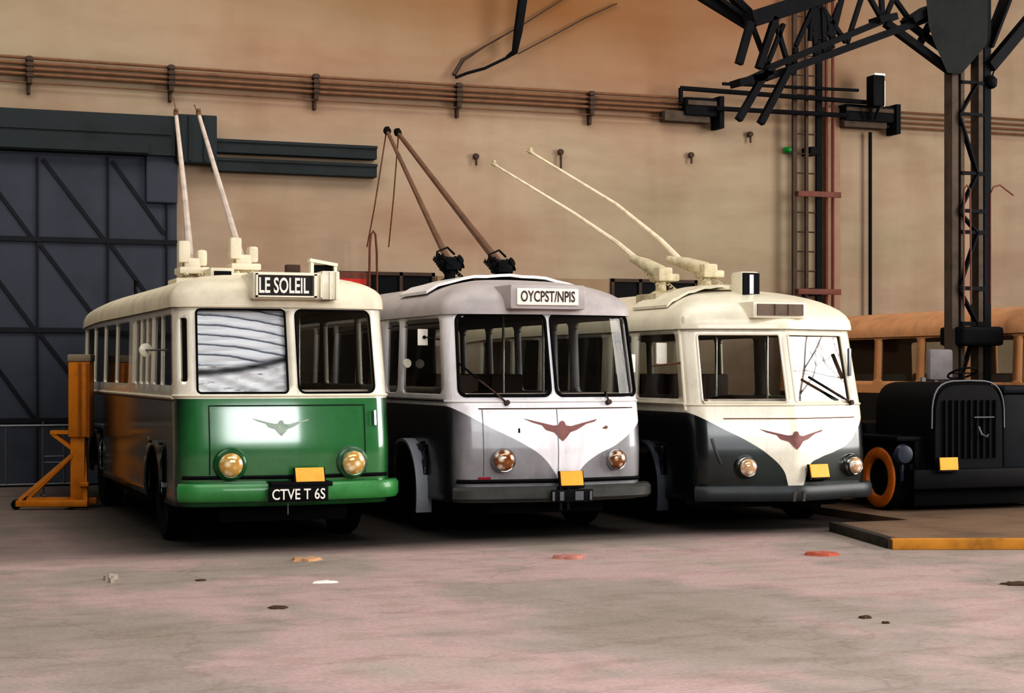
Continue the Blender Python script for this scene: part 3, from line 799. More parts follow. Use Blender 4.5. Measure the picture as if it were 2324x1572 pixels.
def amber_plate(root, c, w, h, rz=0.0, tilt=0.25, mount=True):
    R = Matrix.Rotation(rz, 4, 'Z') @ Matrix.Rotation(-tilt, 4, 'X')
    bm = bm_new(); box(bm, c, (w, 0.02, h), 0, 0.004, rot=R)
    p = obj('amber_plate', bm, MAMBER, root, False)
    bm = bm_new(); off = R @ Vector((0.0, 0.02, -0.01)); box(bm, Vector(c) + off, (w + 0.035, 0.02, h + 0.03), 0, 0.004, rot=R)
    box(bm, Vector(c) + R @ Vector((0, 0.06, -h * 0.5)), (w * 0.8, 0.12, 0.05), 0, 0.01, rot=R)
    obj('plate_backing', bm, MBLACK, p, False)
    return p
WING = [(-0.5, 0.13), (-0.30, 0.085), (-0.12, 0.045), (-0.05, 0.05), (-0.03, 0.09), (0.0, 0.10), (0.03, 0.09), (0.05, 0.045), (0.12, 0.035), (0.3, 0.075), (0.5, 0.115), (0.46, 0.085), (0.34, 0.06), (0.2, -0.01), (0.11, -0.035), (0.05, -0.10), (0.0, -0.14), (-0.05, -0.10), (-0.11, -0.035), (-0.22, -0.005), (-0.27, 0.05), (-0.40, 0.085)]

def interior(bus, floor_z=0.85, rows=5):
    r, W, L = bus.root, bus.W, bus.L
    bm = bm_new(); box2(bm, (0.1, 0.45, floor_z - 0.05), (W - 0.1, L - 0.3, floor_z)); obj('interior_floor', bm, MINT, r, False)
    bm = bm_new(); box2(bm, (0.18, 0.42, bus.belt - 0.42), (W - 0.18, 0.8, bus.belt - 0.06), 0.05); obj('dashboard', bm, MINT, r)
    bm = bm_new(); box2(bm, (0.2, 0.40, bus.belt + 0.02), (W - 0.2, 0.56, bus.belt + 0.09), 0.02); obj('windscreen_ledge', bm, MPOLEPALE, r)
    bm = bm_new(); c = Vector((0.62, 0.95, bus.belt + 0.02)); n = Vector((0, 0.45, 1)).normalized(); x, y, _ = frame_from(n)
    tube(bm, [c + x * 0.23 * math.cos(2 * PI * k / 24) + y * 0.23 * math.sin(2 * PI * k / 24) for k in range(24)], 0.014, 6, closed=True)
    for k in range(3): tube(bm, [c - n * 0.04, c + x * 0.23 * math.cos(2 * PI * k / 3) + y * 0.23 * math.sin(2 * PI * k / 3)], 0.01, 5)
    tube(bm, [c - n * 0.04, c - n * 0.5], 0.02, 6); obj('steering_wheel', bm, MBLACK, r)
    def seat(x, y):
        bm = bm_new(); box2(bm, (x - 0.24, y - 0.22, floor_z + 0.36), (x + 0.24, y + 0.22, floor_z + 0.46), 0.04)
        box(bm, (x, y + 0.24, floor_z + 0.72), (0.46, 0.09, 0.56), 0, 0.035); box2(bm, (x - 0.2, y - 0.16, floor_z), (x + 0.2, y + 0.18, floor_z + 0.36), 0.02)
        return obj('seat', bm, MSEAT, r)
    seat(0.62, 1.5)
    for k in range(rows):
        y = 3.4 + k * 0.95
        for x in (0.42, W - 0.42): seat(x, y)
    for (x, y) in ((0.75, 2.3), (W - 0.7, 1.6), (W - 0.7, 3.0), (0.8, 4.6)):
        bm = bm_new(); tube(bm, [(x, y, floor_z), (x, y, bus.zr + 0.15)], 0.018, 8); obj('grab_pole', bm, MCHROME, r)
def chassis(bus, wy, R=0.47, rim=MBLACK, x_in=0.2):
    r, W, L = bus.root, bus.W, bus.L
    bm = bm_new(); box2(bm, (x_in + 0.28, 0.3, 0.28), (W - x_in - 0.28, L - 0.5, 0.80)); box2(bm, (0.1, wy + 0.9, 0.34), (W - 0.1, L - 3.2, 0.8)); box2(bm, (0.15, 0.55, 0.4), (W - 0.15, 0.8, 0.8)); obj('underframe', bm, MDARK, r, False)
    for y in (wy, L - 2.4):
        for sx, sg in ((x_in, -1), (W - x_in, 1)): wheel(r, (sx, y, R), sg, R, 0.26, rim)

def trolley(bus, base_w, tip_w, mids, mat, base_mat, kind, r0=0.045, r1=0.022):
    """pole from roof base to tip, all in world coordinates; parts under the bus"""
    o = bus.root.location
    B, T = base_w - o, tip_w - o
    pts = [B] + [m - o for m in mids] + [T]
    # resample
    fine = []
    for a, b in zip(pts, pts[1:]):
        for k in range(6): fine.append(a.lerp(b, k / 6))
    fine.append(T)
    n = len(fine)
    bm = bm_new(); tube(bm, fine, [r0 + (r1 - r0) * i / (n - 1) for i in range(n)], 8)
    p = obj('trolley_pole', bm, mat, bus.root)
    d = (fine[-1] - fine[-2]).normalized()
    bm = bm_new(); tube(bm, [T - d * 0.04, T + d * 0.06, T + d * 0.16], [0.03, 0.04, 0.03] if kind != 'black' else [0.04, 0.065, 0.045], 8); box(bm, T + d * 0.1 + Vector((0, 0, 0.03)), (0.05, 0.14, 0.05), 0, 0.012); obj('pole_head', bm, MPOLEBROWN if kind == 'boxed' else base_mat, p)
    zr = roof_z(bus, B.x, B.y)
    bm = bm_new()
    box2(bm, (B.x - 0.22, B.y - 0.3, zr - 0.1), (B.x + 0.22, B.y + 0.3, zr + 0.03), 0.02)
    lathe(bm, [(0.15, 0), (0.13, 0.05), (0.07, 0.08), (0.07, max(0.1, B.z - zr + 0.02)), (0.0, max(0.1, B.z - zr + 0.03))], (B.x, B.y, zr), (0, 0, 1), 16)
    box(bm, (B.x, B.y, B.z - 0.02), (0.2, 0.3, 0.14), 0, 0.03)
    if kind == 'boxed':
        box(bm, (B.x - 0.1, B.y - 0.1, B.z + 0.12), (0.14, 0.16, 0.26), 0, 0.03); box(bm, (B.x + 0.12, B.y - 0.05, B.z + 0.05), (0.12, 0.2, 0.2), 0, 0.04)
        box(bm, (B.x + 0.02, B.y, B.z - 0.1), (0.36, 0.4, 0.08), 0, 0.02)
    elif kind == 'black':
        for k in range(7):
            q = k * 0.9; c = Vector((B.x + 0.11 * math.cos(q), B.y + 0.11 * math.sin(q), B.z + 0.03 * ((k * 5) % 4 - 1)))
            lathe(bm, [(0, -0.08), (0.06, -0.06), (0.045, -0.02), (0.075, 0.0), (0.045, 0.03), (0.06, 0.06), (0, 0.08)], c, (math.cos(q), math.sin(q), 0.5), 10)
    else:
        d0 = (pts[1] - B).normalized()
        tube(bm, [B + Vector((0, 0, -0.02)), B + d0 * 0.3, B + d0 * 0.6], [0.10, 0.085, 0.05], 10)
        box(bm, (B.x + 0.05, B.y, B.z - 0.08), (0.3, 0.3, 0.1), 0, 0.03)
    b = obj('trolley_base', bm, base_mat, bus.root)
    for sx in (-0.09, 0.09):
        bm = bm_new(); a = Vector((B.x + sx, B.y - 0.24, zr + 0.07)); e = Vector((B.x + sx * 0.6, B.y + 0.5, B.z + 0.1)); m = 40
        tube(bm, [a.lerp(e, k / m) + Vector((0.022 * math.cos(k * 1.6), 0, 0.022 * math.sin(k * 1.6))) for k in range(m + 1)], 0.009, 5); obj('spring', bm, base_mat, b)
    if kind == 'black':
        bm = bm_new(); tube(bm, [B + Vector((-0.12, -0.1, -0.1 + 0.0)), B + Vector((-0.22, -0.1, 0.02)), B + Vector((-0.2, -0.1, 0.14)), B + Vector((-0.05, -0.05, 0.2)), B + Vector((0.06, 0, 0.12))], 0.014, 6); obj('wire_loop', bm, base_mat, b)
    return p
def roof_z(bus, x, y):
    h, p = bus.roof_h, bus.roof_p
    sc = min(0.999, abs(x - bus.W / 2) / (bus.W / 2))
    zl = bus.zr + bus.roof_h * (1 - sc ** p) ** (1 / p)
    sf = min(0.999, max(0, 1 - (y - 0.3) / bus.front_in)) if y < bus.front_in else 0
    return min(zl, bus.zr + bus.roof_h * (1 - sf ** p) ** (1 / p))
def mirror_round(bus, t, z, out, arm_to, r, mat, name='mirror'):
    c = bus.off(t, z, out)
    bm = bm_new(); lathe(bm, [(0, -0.03), (r * 0.8, -0.02), (r, 0.0), (r, 0.015), (r * 0.9, 0.02), (0, 0.02)], c, Vector((0.15, -1, 0)), 24); m = obj(name, bm, mat, bus.root)
    bm = bm_new(); tube(bm, [c, bus.off(*arm_to, 0.0)], 0.012, 6); obj('mirror_arm', bm, MSTEEL, m)
    return m
def interp(pts):
    def f(z):
        if z <= pts[0][0]: return pts[0][1]
        for (a, b), (c, d) in zip(pts, pts[1:]):
            if z <= c:
                k = (z - a) / (c - a); return b + (d - b) * k
        return pts[-1][1]
    return f
def wiper(bus, t0, z0, t1, z1, blade, mat=MBRACK):
    bm = bm_new(); a, b = bus.off(t0, z0, 0.03), bus.off(t1, z1, 0.035)
    lathe(bm, [(0.03, -0.03), (0.03, 0.03), (0, 0.035)], a, bus.nrm(t0, z0), 10); tube(bm, [a, a.lerp(b, .5) + Vector((0, -0.02, 0)), b], 0.012, 6); w = obj('wiper', bm, mat, bus.root)
    bm = bm_new(); d = (b - a).normalized()
    bar(bm, b - d * blade * 0.5, b + d * blade * 0.5, 0.022, 0.025); obj('wiper_blade', bm, MRUBBER, w)
    return w
def seat_side_windows(bus, wins, z0, z1, mat, div=None):
    for (y0, y1, right) in wins:
        a, b = sorted((bus.ss(y0, right), bus.ss(y1, right)))
        bus.pane(a, b, z0, z1, mat, -0.02, 'side_window', 2, 2)
def sidewins(bus, ys, z0, z1, r=0.05, sides=(False, True)):
    out = []
    for (y0, y1) in ys:
        for right in sides:
            a, b = sorted((bus.ss(y0, right), bus.ss(y1, right))); out.append((a, b, z0, z1, r))
    return out

FY = 18.07
# ---------------------------------------------------------------- bus 1: green and cream
W = 2.35
r1 = thing('trolleybus', 'green and cream trolleybus with a striped white reflection in one windscreen pane', 'bus', (3.08, FY - 0.16, 0))
prof = interp([(0.45, 0.05), (0.7, 0.01), (1.05, 0.0), (1.15, 0.008), (1.6, 0.07), (1.64, 0.085), (2.56, 0.28), (2.7, 0.30)])
b1 = Bus(r1, W, 9.2, 0.20, 0.9, lambda u: 0.15 * abs(u) ** 1.6, prof, 0.46, 2.62, 0.02, 1.6)
b1.roof_h, b1.roof_p, b1.front_in = 0.36, 2.7, 1.5
wz0, wz1 = 1.66, 2.55
fw = [(0.22, 1.17, wz0, wz1, 0.04), (1.29, 2.16, wz0, wz1, 0.07)]
ywin = [(0.30, 1.16), (1.20, 1.78), (2.0, 2.28), (2.44, 2.72), (2.88, 3.2), (3.75, 4.85), (4.95, 6.0), (6.1, 7.1), (7.2, 8.1)]
sh = sidewins(b1, ywin, 1.74, 2.50, 0.03, (False,)) + sidewins(b1, [(0.3, 1.3), (1.45, 2.9), (3.1, 4.6), (4.75, 6.1), (6.25, 8.1)], 1.74, 2.5, 0.05, (True,)) + [(0.03, 0.12, 1.78, 2.46, 0.02)]
arch = [(b1.ss(1.55), 0.62), (b1.ss(6.8), 0.62), (b1.ss(1.55, True), 0.62), (b1.ss(6.8, True), 0.62)]
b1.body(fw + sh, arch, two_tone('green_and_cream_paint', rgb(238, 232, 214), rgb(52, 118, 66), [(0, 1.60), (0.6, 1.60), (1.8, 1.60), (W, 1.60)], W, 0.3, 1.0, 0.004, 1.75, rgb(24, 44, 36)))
b1.roof(0.36, 2.7, MCREAMROOF, 1.5, 0.10)
b1.pane(*fw[0][:4], MGLASS, -0.02, 'windscreen_pane'); b1.pane(*fw[1][:4], MGLASS, -0.02, 'windscreen_pane')
for q in fw: b1.gasket(*q, MRUBBER, 0.012, 'window_seal')
for q in sh: b1.pane(q[0], q[1], q[2], q[3], MGLASSDK, -0.02, 'side_window', 2, 2)
b1.strip([(b1.s_l - 7.6, 1.61), (b1.s_l, 1.61)], 0.02, MCREAM, 'belt_moulding')
b1.strip([(b1.s_l - 7.6, 1.58), (b1.s_l, 1.58)], 0.012, MSEAT, 'belt_moulding')
b1.strip([(b1.s_l, 1.63), (b1.s_r, 1.63)], 0.016, MCREAM, 'sill_moulding')
b1.strip([(0.02, 2.59), (W - 0.02, 2.59)], 0.022, MCREAM, 'drip_rail', 0.02)
b1.bumper(0.52, 0.71, 0.12, simple('green_bumper_paint', rgb(66, 138, 76), 0.4, var=0.2, coat=0.3))
bm = bm_new()
for t0, t1 in ((0.0, W),):
    pass
b1.strip([(0.05, 0.77), (W - 0.05, 0.77)], 0.022, MBLACK, 'bumper_seam', 0.0)
MSEAM = simple('dark_green_seam', rgb(20, 52, 30), 0.6)
b1.strip([(0.33, 0.80), (0.33, 1.525), (2.02, 1.525), (2.02, 0.80)], 0.008, MSEAM, 'bonnet_hatch')
b1.strip([(2.13, 1.30), (2.13, 1.46)], 0.022, MCHROME, 'grab_handle', 0.03)
headlight(b1, 0.54, 0.91, 0.128, simple('green_lamp_rim', rgb(46, 98, 60), 0.3, coat=0.6), LENS_GOLD, 0.07, 1)
headlight(b1, 1.86, 0.91, 0.128, simple('green_chrome_rim', rgb(120, 150, 124), 0.25, metal=0.5), LENS_GOLD, 0.07, 1)
amber_plate(r1, (1.35, -0.13, 0.79), 0.31, 0.165, 0.0, 0.35)
bm = bm_new(); box(bm, (1.21, -0.20, 0.60), (0.64, 0.03, 0.16), 0, 0.008); lp = obj('licence_plate', bm, MBLACK, r1)
bm = text_bm('CTVE T 6S', 0.57, 0.115, 0.004, 0.012); bmesh.ops.translate(bm, vec=(1.21, -0.216, 0.60), verts=bm.verts); obj('lettering', bm, MLETW, lp, False)
bm = bm_new(); box(bm, (1.25, -0.1, 0.70), (0.66, 0.22, 0.05), 0, 0.01); obj('plate_bracket', bm, MBLACK, r1)
bm = bm_new(); tube(bm, [(1.12, -0.1, 0.52), (1.12, -0.1, 0.38)], 0.008, 6); obj('drain_pipe', bm, MSTEEL, r1)
b1.decal([(1.08 + x * 0.62, 1.30 + z * 0.7) for x, z in WING], MWINGREFL, 'wing_emblem_or_reflection')  # pale wing shape painted in for a faint reflection on the bonnet
# destination box
bm = bm_new(); box2(bm, (0.87, 0.12, 2.66), (1.80, 0.75, 2.95), 0.04); box2(bm, (1.62, 0.10, 2.66), (1.82, 0.5, 2.97), 0.02)
sb = obj('destination_box', bm, MCREAM, r1); SB1 = sb
bm = bm_new(); box2(bm, (0.93, 0.095, 2.70), (1.52, 0.125, 2.91)); obj('sign_blind', bm, MSIGNDARK, sb, False)
bm = text_bm('LE SOLEIL', 0.54, 0.17, 0.004, 0.02); bmesh.ops.translate(bm, vec=(1.205, 0.092, 2.805), verts=bm.verts); obj('lettering', bm, MLETW, sb, False)
bm = bm_new()
for a, b in (((0.90, 2.68), (1.56, 2.695)), ((0.90, 2.915), (1.56, 2.93)), ((0.90, 2.68), (0.92, 2.93)), ((1.53, 2.68), (1.56, 2.93)), ((1.60, 2.68), (1.615, 2.93)), ((1.70, 2.66), (1.712, 2.96)), ((1.77, 2.66), (1.79, 2.96))): box2(bm, (a[0], 0.075, a[1]), (b[0], 0.11, b[1]))
obj('sign_frame', bm, MCREAM, sb, False)
bm = bm_new(); box2(bm, (1.56, 0.35, 2.95), (1.595, 0.45, 3.10)); box2(bm, (1.82, 0.35, 2.9), (1.855, 0.45, 3.04)); bar(bm, (1.55, 0.4, 3.10), (1.86, 0.4, 3.05), 0.12, 0.035); obj('number_frame', bm, MCREAM, sb, False)
bm = bm_new(); box2(bm, (1.60, 0.40, 2.93), (1.815, 0.43, 3.05)); obj('number_board', bm, MBLACK, sb, False)
bm = bm_new(); box2(bm, (1.34, 0.9, 2.93), (1.50, 1.0, 3.08), 0.01); obj('vent_box', bm, MSEAT, r1)
SB1.location.x -= 0.08
bm = bm_new(); box2(bm, (0.72, 2.1, 2.95), (1.0, 2.5, 3.1), 0.02); box2(bm, (1.0, 2.2, 2.95), (1.2, 2.5, 3.05), 0.02); rb = obj('resistor_box', bm, MCREAMROOF, r1)
bm = bm_new(); box2(bm, (0.76, 2.08, 2.98), (0.96, 2.12, 3.06)); obj('box_opening', bm, MBLACK, rb, False)
bm = bm_new(); box(bm, (0.25, 4.6, 2.84), (0.24, 1.3, 0.05), 0, 0.02, rot=Matrix.Rotation(-0.3, 4, 'Y')); obj('roof_step', bm, MCREAMROOF, r1)
bm = bm_new(); tube(bm, [(0.3, 5.0, 2.82), (0.28, 5.05, 2.98), (0.3, 5.05, 3.08)], [0.03, 0.02, 0.035], 8); obj('roof_lamp', bm, MBLACK, r1)
trolley(b1, on_y(432, 596, 20.6), on_y(400, 262, 25.0), [on_y(418, 430, 23.0)], MPOLEPALE, MCREAMROOF, 'boxed', 0.05, 0.028)
trolley(b1, on_y(548, 588, 20.6), on_y(452, 262, 25.0), [on_y(508, 450, 22.6)], MPOLEPALE, MCREAMROOF, 'boxed', 0.05, 0.028)
for a, b in (((400, 255), (393, 196)), ((450, 258), (441, 232))):
    bm = bm_new(); o = r1.location; tube(bm, [on_y(*a, 25.1) - o, wp(b[0], b[1] + (24 if b[0] == 393 else 6), 0.3) - o], 0.010, 5); obj('pole_rope', bm, MROPE, r1)
mirror_round(b1, b1.ss(1.28), 2.12, 0.16, (b1.ss(0.58), 2.12), 0.075, MCREAM)
mudguard(b1, b1.ss(1.55), 0.46, 0.62, MSTEEL, 0.25, PI * 0.55, 0.03)
chassis(b1, 1.55); interior(b1)
# striped sheet added behind the windscreen, standing in for its bright reflection
def sheet():
    bm = bm_new(); nx, nz = 60, 70; V = []
    for j in range(nz + 1):
        row = []
        for i in range(nx + 1):
            u, v = i / nx, j / nz
            t = 0.15 + u * 1.06; z = 1.645 + v * 0.93
            sag = 0.22 * (u - 0.0) ** 1.6 * (1 - 0.3 * v) - 0.25 * u
            ph = (v + sag * 0.55) * 8.2
            w = abs((ph % 1.0) - 0.5) * 2
            dep = -0.08 - 0.022 * (w ** 2.5) * (1 if v > 0.33 else 0.35) - 0.02 * math.sin(u * 3 + v * 5)
            if v < 0.33: dep += 0.012 * math.sin(u * 17 + v * 40) + 0.008 * math.sin(u * 31 - v * 63)
            row.append(bm.verts.new(b1.off(t, z, dep)))
        V.append(row)
    for j in range(nz):
        for i in range(nx): bm.faces.new((V[j][i], V[j][i + 1], V[j + 1][i + 1], V[j + 1][i]))
    m, nt, p = new_mat('striped_reflection')
    sx = N(nt, 'ShaderNodeTexCoord'); uvx = N(nt, 'ShaderNodeSeparateXYZ'); nt.links.new(sx.outputs['Object'], uvx.inputs[0])
    x = math_n(nt, 'DIVIDE', math_n(nt, 'SUBTRACT', uvx.outputs['X'], 0.15), 1.06, True)
    v = math_n(nt, 'DIVIDE', math_n(nt, 'SUBTRACT', uvx.outputs['Z'], 1.645), 0.93, True)
    nz2 = noise(nt, mapping(nt, (2, 1, 3)), 1.5, 3)
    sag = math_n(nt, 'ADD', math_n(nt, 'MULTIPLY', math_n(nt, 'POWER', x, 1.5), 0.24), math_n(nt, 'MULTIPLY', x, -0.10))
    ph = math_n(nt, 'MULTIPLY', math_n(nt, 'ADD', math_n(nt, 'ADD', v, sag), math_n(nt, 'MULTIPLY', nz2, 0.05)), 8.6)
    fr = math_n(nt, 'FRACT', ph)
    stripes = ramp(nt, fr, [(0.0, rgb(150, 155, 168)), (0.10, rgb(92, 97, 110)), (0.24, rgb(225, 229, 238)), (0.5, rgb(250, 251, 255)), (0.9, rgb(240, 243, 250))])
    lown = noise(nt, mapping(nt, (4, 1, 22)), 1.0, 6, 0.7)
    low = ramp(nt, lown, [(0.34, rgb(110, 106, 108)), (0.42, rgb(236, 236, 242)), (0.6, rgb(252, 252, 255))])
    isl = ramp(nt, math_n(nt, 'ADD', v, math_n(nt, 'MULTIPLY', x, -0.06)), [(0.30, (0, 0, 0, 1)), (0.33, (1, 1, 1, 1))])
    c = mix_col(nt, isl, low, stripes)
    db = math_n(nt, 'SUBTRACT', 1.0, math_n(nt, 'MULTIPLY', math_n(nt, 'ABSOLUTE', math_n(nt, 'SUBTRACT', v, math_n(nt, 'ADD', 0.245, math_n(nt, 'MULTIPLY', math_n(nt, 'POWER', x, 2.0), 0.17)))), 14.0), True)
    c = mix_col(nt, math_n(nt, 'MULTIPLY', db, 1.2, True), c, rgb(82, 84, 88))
    nt.links.new(c, p.inputs['Base Color']); p.inputs['Roughness'].default_value = 0.7
    nt.links.new(c, p.inputs['Emission Color']); p.inputs['Emission Strength'].default_value = 0.0
    o = obj('reflection_sheet', bm, m, None); o.location = r1.location
    return tag(o, 'white striped sheet standing in for a reflection in the green bus windscreen', 'sheet')
sheet()

# ---------------------------------------------------------------- bus 2: grey and white
r2 = thing('trolleybus', 'silver grey trolleybus with white front and brown wing emblem', 'bus', (6.13, FY - 0.16, 0))
prof = interp([(0.4, 0.06), (0.7, 0.01), (1.0, 0.0), (1.3, 0.03), (1.55, 0.08), (2.52, 0.30), (2.62, 0.34)])
b2 = Bus(r2, W, 9.6, 0.22, 0.9, lambda u: 0.16 * abs(u) ** 1.5, prof, 0.42, 2.58, 0.03, 1.55)
b2.roof_h, b2.roof_p, b2.front_in = 0.42, 2.15, 1.7
wz0, wz1 = 1.615, 2.535
fw = [(0.10, 1.145, wz0, wz1, 0.08), (1.215, 2.30, wz0, wz1, 0.08)]
ywin = [(0.34, 2.1), (2.3, 2.8), (3.1, 4.1), (4.25, 5.25), (5.4, 6.4), (6.55, 7.8)]
sh = sidewins(b2, ywin, 1.63, 2.50, 0.08)
arch = [(b2.ss(1.65), 0.62), (b2.ss(7.0), 0.62), (b2.ss(1.65, True), 0.62), (b2.ss(7.0, True), 0.62)]
curve2 = [(0, 1.50), (0.37, 1.29), (0.80, 1.07), (1.02, 0.92), (1.15, 0.76), (1.25, 0.60), (1.38, 0.62), (1.50, 0.80), (1.68, 0.93), (1.95, 1.05), (2.2, 1.22), (W, 1.34)]
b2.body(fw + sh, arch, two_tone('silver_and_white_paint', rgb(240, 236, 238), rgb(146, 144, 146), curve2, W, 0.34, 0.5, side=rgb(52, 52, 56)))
b2.roof(0.42, 2.15, MGREYROOF, 1.7, 0.1)
for q in fw:
    b2.pane(*q[:4], MGLASS, -0.025, 'windscreen_pane'); b2.gasket(*q, MRUBBER, 0.02, 'window_seal')
for q in sh: b2.pane(q[0], q[1], q[2], q[3], MGLASSDK, -0.02, 'side_window', 2, 2)
b2.strip([(b2.s_l, 1.55), (b2.s_r, 1.55)], 0.014, MWHITE, 'sill_moulding')
b2.strip([(b2.s_l - 7, 1.56), (b2.s_l, 1.56)], 0.018, MSTEEL, 'belt_moulding')
b2.strip([(0.30, 1.47), (2.2, 1.47)], 0.007, MSEAT, 'bonnet_hatch')
b2.strip([(0.34, 0.72), (0.34, 1.46)], 0.005, MSTEEL, 'panel_seam'); b2.strip([(1.2, 0.66), (1.2, 1.46)], 0.004, MSTEEL, 'panel_seam')
b2.bumper(0.44, 0.60, 0.15, simple('olive_grey_bumper', rgb(72, 72, 68), 0.5, var=0.3))
b2.strip([(0.05, 0.66), (W - 0.05, 0.66)], 0.025, MBLACK, 'bumper_seam', 0.0)
headlight(b2, 0.55, 0.90, 0.118, MCHROME, LENS_BROWN, 0.07, 0)
headlight(b2, 1.93, 0.885, 0.105, MCHROME, LENS_BROWN, 0.06, 0)
amber_plate(r2, (1.30, -0.14, 0.69), 0.27, 0.165, 0.0, 0.22)
bm = bm_new(); box(bm, (1.28, -0.20, 0.50), (0.5, 0.03, 0.14), 0, 0.008); lp = obj('licence_plate', bm, MBLACK, r2)
bm = bm_new()
for x, w in ((1.05, 0.03), (1.15, 0.05), (1.36, 0.10), (1.50, 0.03)): box(bm, (x, -0.218, 0.50), (w, 0.006, 0.1), 0, 0.0)
obj('plate_figures', bm, MSTEEL, lp, False)
bm = bm_new()
for x in (1.13, 1.22): box2(bm, (x, -0.2, 0.34), (x + 0.03, -0.12, 0.6))
obj('plate_bracket', bm, MBLACK, r2, False)
b2.decal([(1.255 + x * 0.9, 1.235 + z * 0.95) for x, z in WING], MEMBLEM, 'wing_emblem_or_reflection')
b2.decal([(0.28, 0.655), (0.42, 0.655), (0.42, 0.71), (0.28, 0.71)], simple('red_reflector', rgb(150, 40, 60), 0.3), 'red_reflector')
b2.decal([(0.735, 1.2), (0.755, 1.2), (0.755, 1.25), (0.735, 1.25)], MBLACK, 'screw_hole')
b2.decal([(1.77, 1.24), (1.82, 1.23), (1.85, 1.25), (1.82, 1.27)], MROPE, 'rust_patch')
bm = bm_new(); box2(bm, (0.80, 0.16, 2.59), (1.72, 0.8, 2.87), 0.03); sb = obj('destination_box', bm, MGREYROOF, r2)
bm = bm_new(); box2(bm, (0.87, 0.135, 2.635), (1.62, 0.165, 2.825), 0.012); obj('sign_blind', bm, MSIGNWHITE, sb, False)
sb.location.x -= 0.12
bm = text_bm('OYCPST/NPIS', 0.66, 0.125, 0.004, 0.012); bmesh.ops.translate(bm, vec=(1.245, 0.134, 2.735), verts=bm.verts); obj('lettering', bm, MLETB, sb, False)
wiper(b2, 0.62, 1.53, 0.30, 1.80, 0.55, MBRACK); wiper(b2, 1.86, 1.53, 1.83, 1.62, 0.06, MBRACK)
# peeling canvas edge and walkway on the roof
def walkway(bus, x0, x1, y0, y1, lift, mat, name='roof_walkway', skew=0.0):
    bm = bm_new(); n = 14; V = []
    for i in range(n + 1):
        row = []
        for j, y in enumerate((y0, (y0 + y1) / 2, y1)):
            x = x0 + (x1 - x0) * i / n
            z = roof_z(bus, x, y + 0.2) + lift + 0.008 * math.sin(i * 2.1)
            row.append((bm.verts.new((x, y + skew * i / n, z)), bm.verts.new((x, y + skew * i / n, z - 0.035))))
        V.append(row)
    for i in range(n):
        for j in range(2):
            a, b, c, d = V[i][j], V[i + 1][j], V[i + 1][j + 1], V[i][j + 1]
            bm.faces.new((a[0], b[0], c[0], d[0])); bm.faces.new((d[1], c[1], b[1], a[1]))
        a, b = V[i][0], V[i + 1][0]; bm.faces.new((a[0], a[1], b[1], b[0]))
        a, b = V[i][2], V[i + 1][2]; bm.faces.new((b[0], b[1], a[1], a[0]))
    for row in (V[0], V[-1]):
        for j in range(2): bm.faces.new((row[j][0], row[j + 1][0], row[j + 1][1], row[j][1]))
    return obj(name, bm, mat, bus.root)
walkway(b2, 0.12, 2.25, 1.5, 2.6, 0.06, MWHITE)
trolley(b2, on_y(1021, 598, 20.6), on_y(880, 300, 26.0), [on_y(978, 510, 22.2)], MPOLEBROWN, MBLACK, 'black', 0.05, 0.03)
trolley(b2, on_y(1138, 604, 20.6), on_y(905, 304, 26.0), [on_y(1060, 505, 22.4)], MPOLEBROWN, MBLACK, 'black', 0.055, 0.035)
for a, m_, b in (((876, 305), (850, 470), (833, 560)), ((904, 310), (893, 450), (882, 560))):
    bm = bm_new(); o = r2.location; tube(bm, [on_y(*a, 26.05) - o, on_y(*m_, 26.5) - o, on_y(*b, 27.2) - o], 0.012, 5); obj('pole_rope', bm, MROPE, r2)
m = mirror_round(b2, b2.ss(1.75), 1.98, 0.06, (b2.ss(2.0), 1.96), 0.055, MCREAM)
bm = bm_new(); c = b2.off(b2.ss(0.85), 2.28, 0.09); box(bm, c, (0.13, 0.012, 0.19), 0.15, 0.004); mm = obj('square_mirror', bm, MSIGNWHITE, r2)
bm = bm_new(); lathe(bm, [(0.02, 0), (0.02, 0.02), (0, 0.025)], c + Vector((0.015, -0.008, 0)), (0, -1, 0), 10); tube(bm, [c + Vector((0.05, 0, 0)), b2.off(b2.ss(0.36), 2.25, 0)], 0.008, 6); obj('mirror_bolt', bm, MBLACK, mm)
bm = bm_new(); c = b2.off(b2.s_r + 0.02, 1.98, 0.03); box(bm, c, (0.06, 0.08, 0.22), 0, 0.02); obj('side_lamp', bm, MCREAM, r2)
bm = bm_new(); tube(bm, [b2.off(b2.ss(2.05), 1.70, -0.05), b2.off(b2.ss(0.5), 1.70, -0.05)], 0.012, 6); obj('window_rail', bm, MSTEEL, r2)
mudguard(b2, b2.ss(1.65), 0.42, 0.64, simple('grey_mudguard', rgb(150, 154, 160), 0.4, var=0.2), -0.25, PI * 0.62, 0.14)
chassis(b2, 1.65); interior(b2)

# ---------------------------------------------------------------- bus 3: dark green and cream, V front
W3 = 2.36
r3 = thing('trolleybus', 'dark green and cream trolleybus with pointed front and sign showing 1', 'bus', (9.14, FY - 0.30, 0))
prof = interp([(0.3, 0.06), (0.6, 0.01), (0.9, 0.0), (1.2, 0.03), (1.45, 0.08), (2.32, 0.30), (2.45, 0.34)])
b3 = Bus(r3, W3, 9.4, 0.17, 0.9, lambda u: 0.34 * math.sqrt(u * u + 0.0015), prof, 0.36, 2.44, 0.03, 1.47)
b3.roof_h, b3.roof_p, b3.front_in = 0.50, 2.1, 1.9
wz0, wz1 = 1.52, 2.33
fw = [(0.13, 1.11, wz0, wz1, 0.03), (1.22, 2.13, wz0, wz1, 0.03)]
ywin = [(0.36, 2.0), (2.2, 2.8), (3.1, 4.1), (4.25, 5.25), (5.4, 6.4), (6.55, 7.8)]
sh = sidewins(b3, ywin, 1.56, 2.34, 0.06)
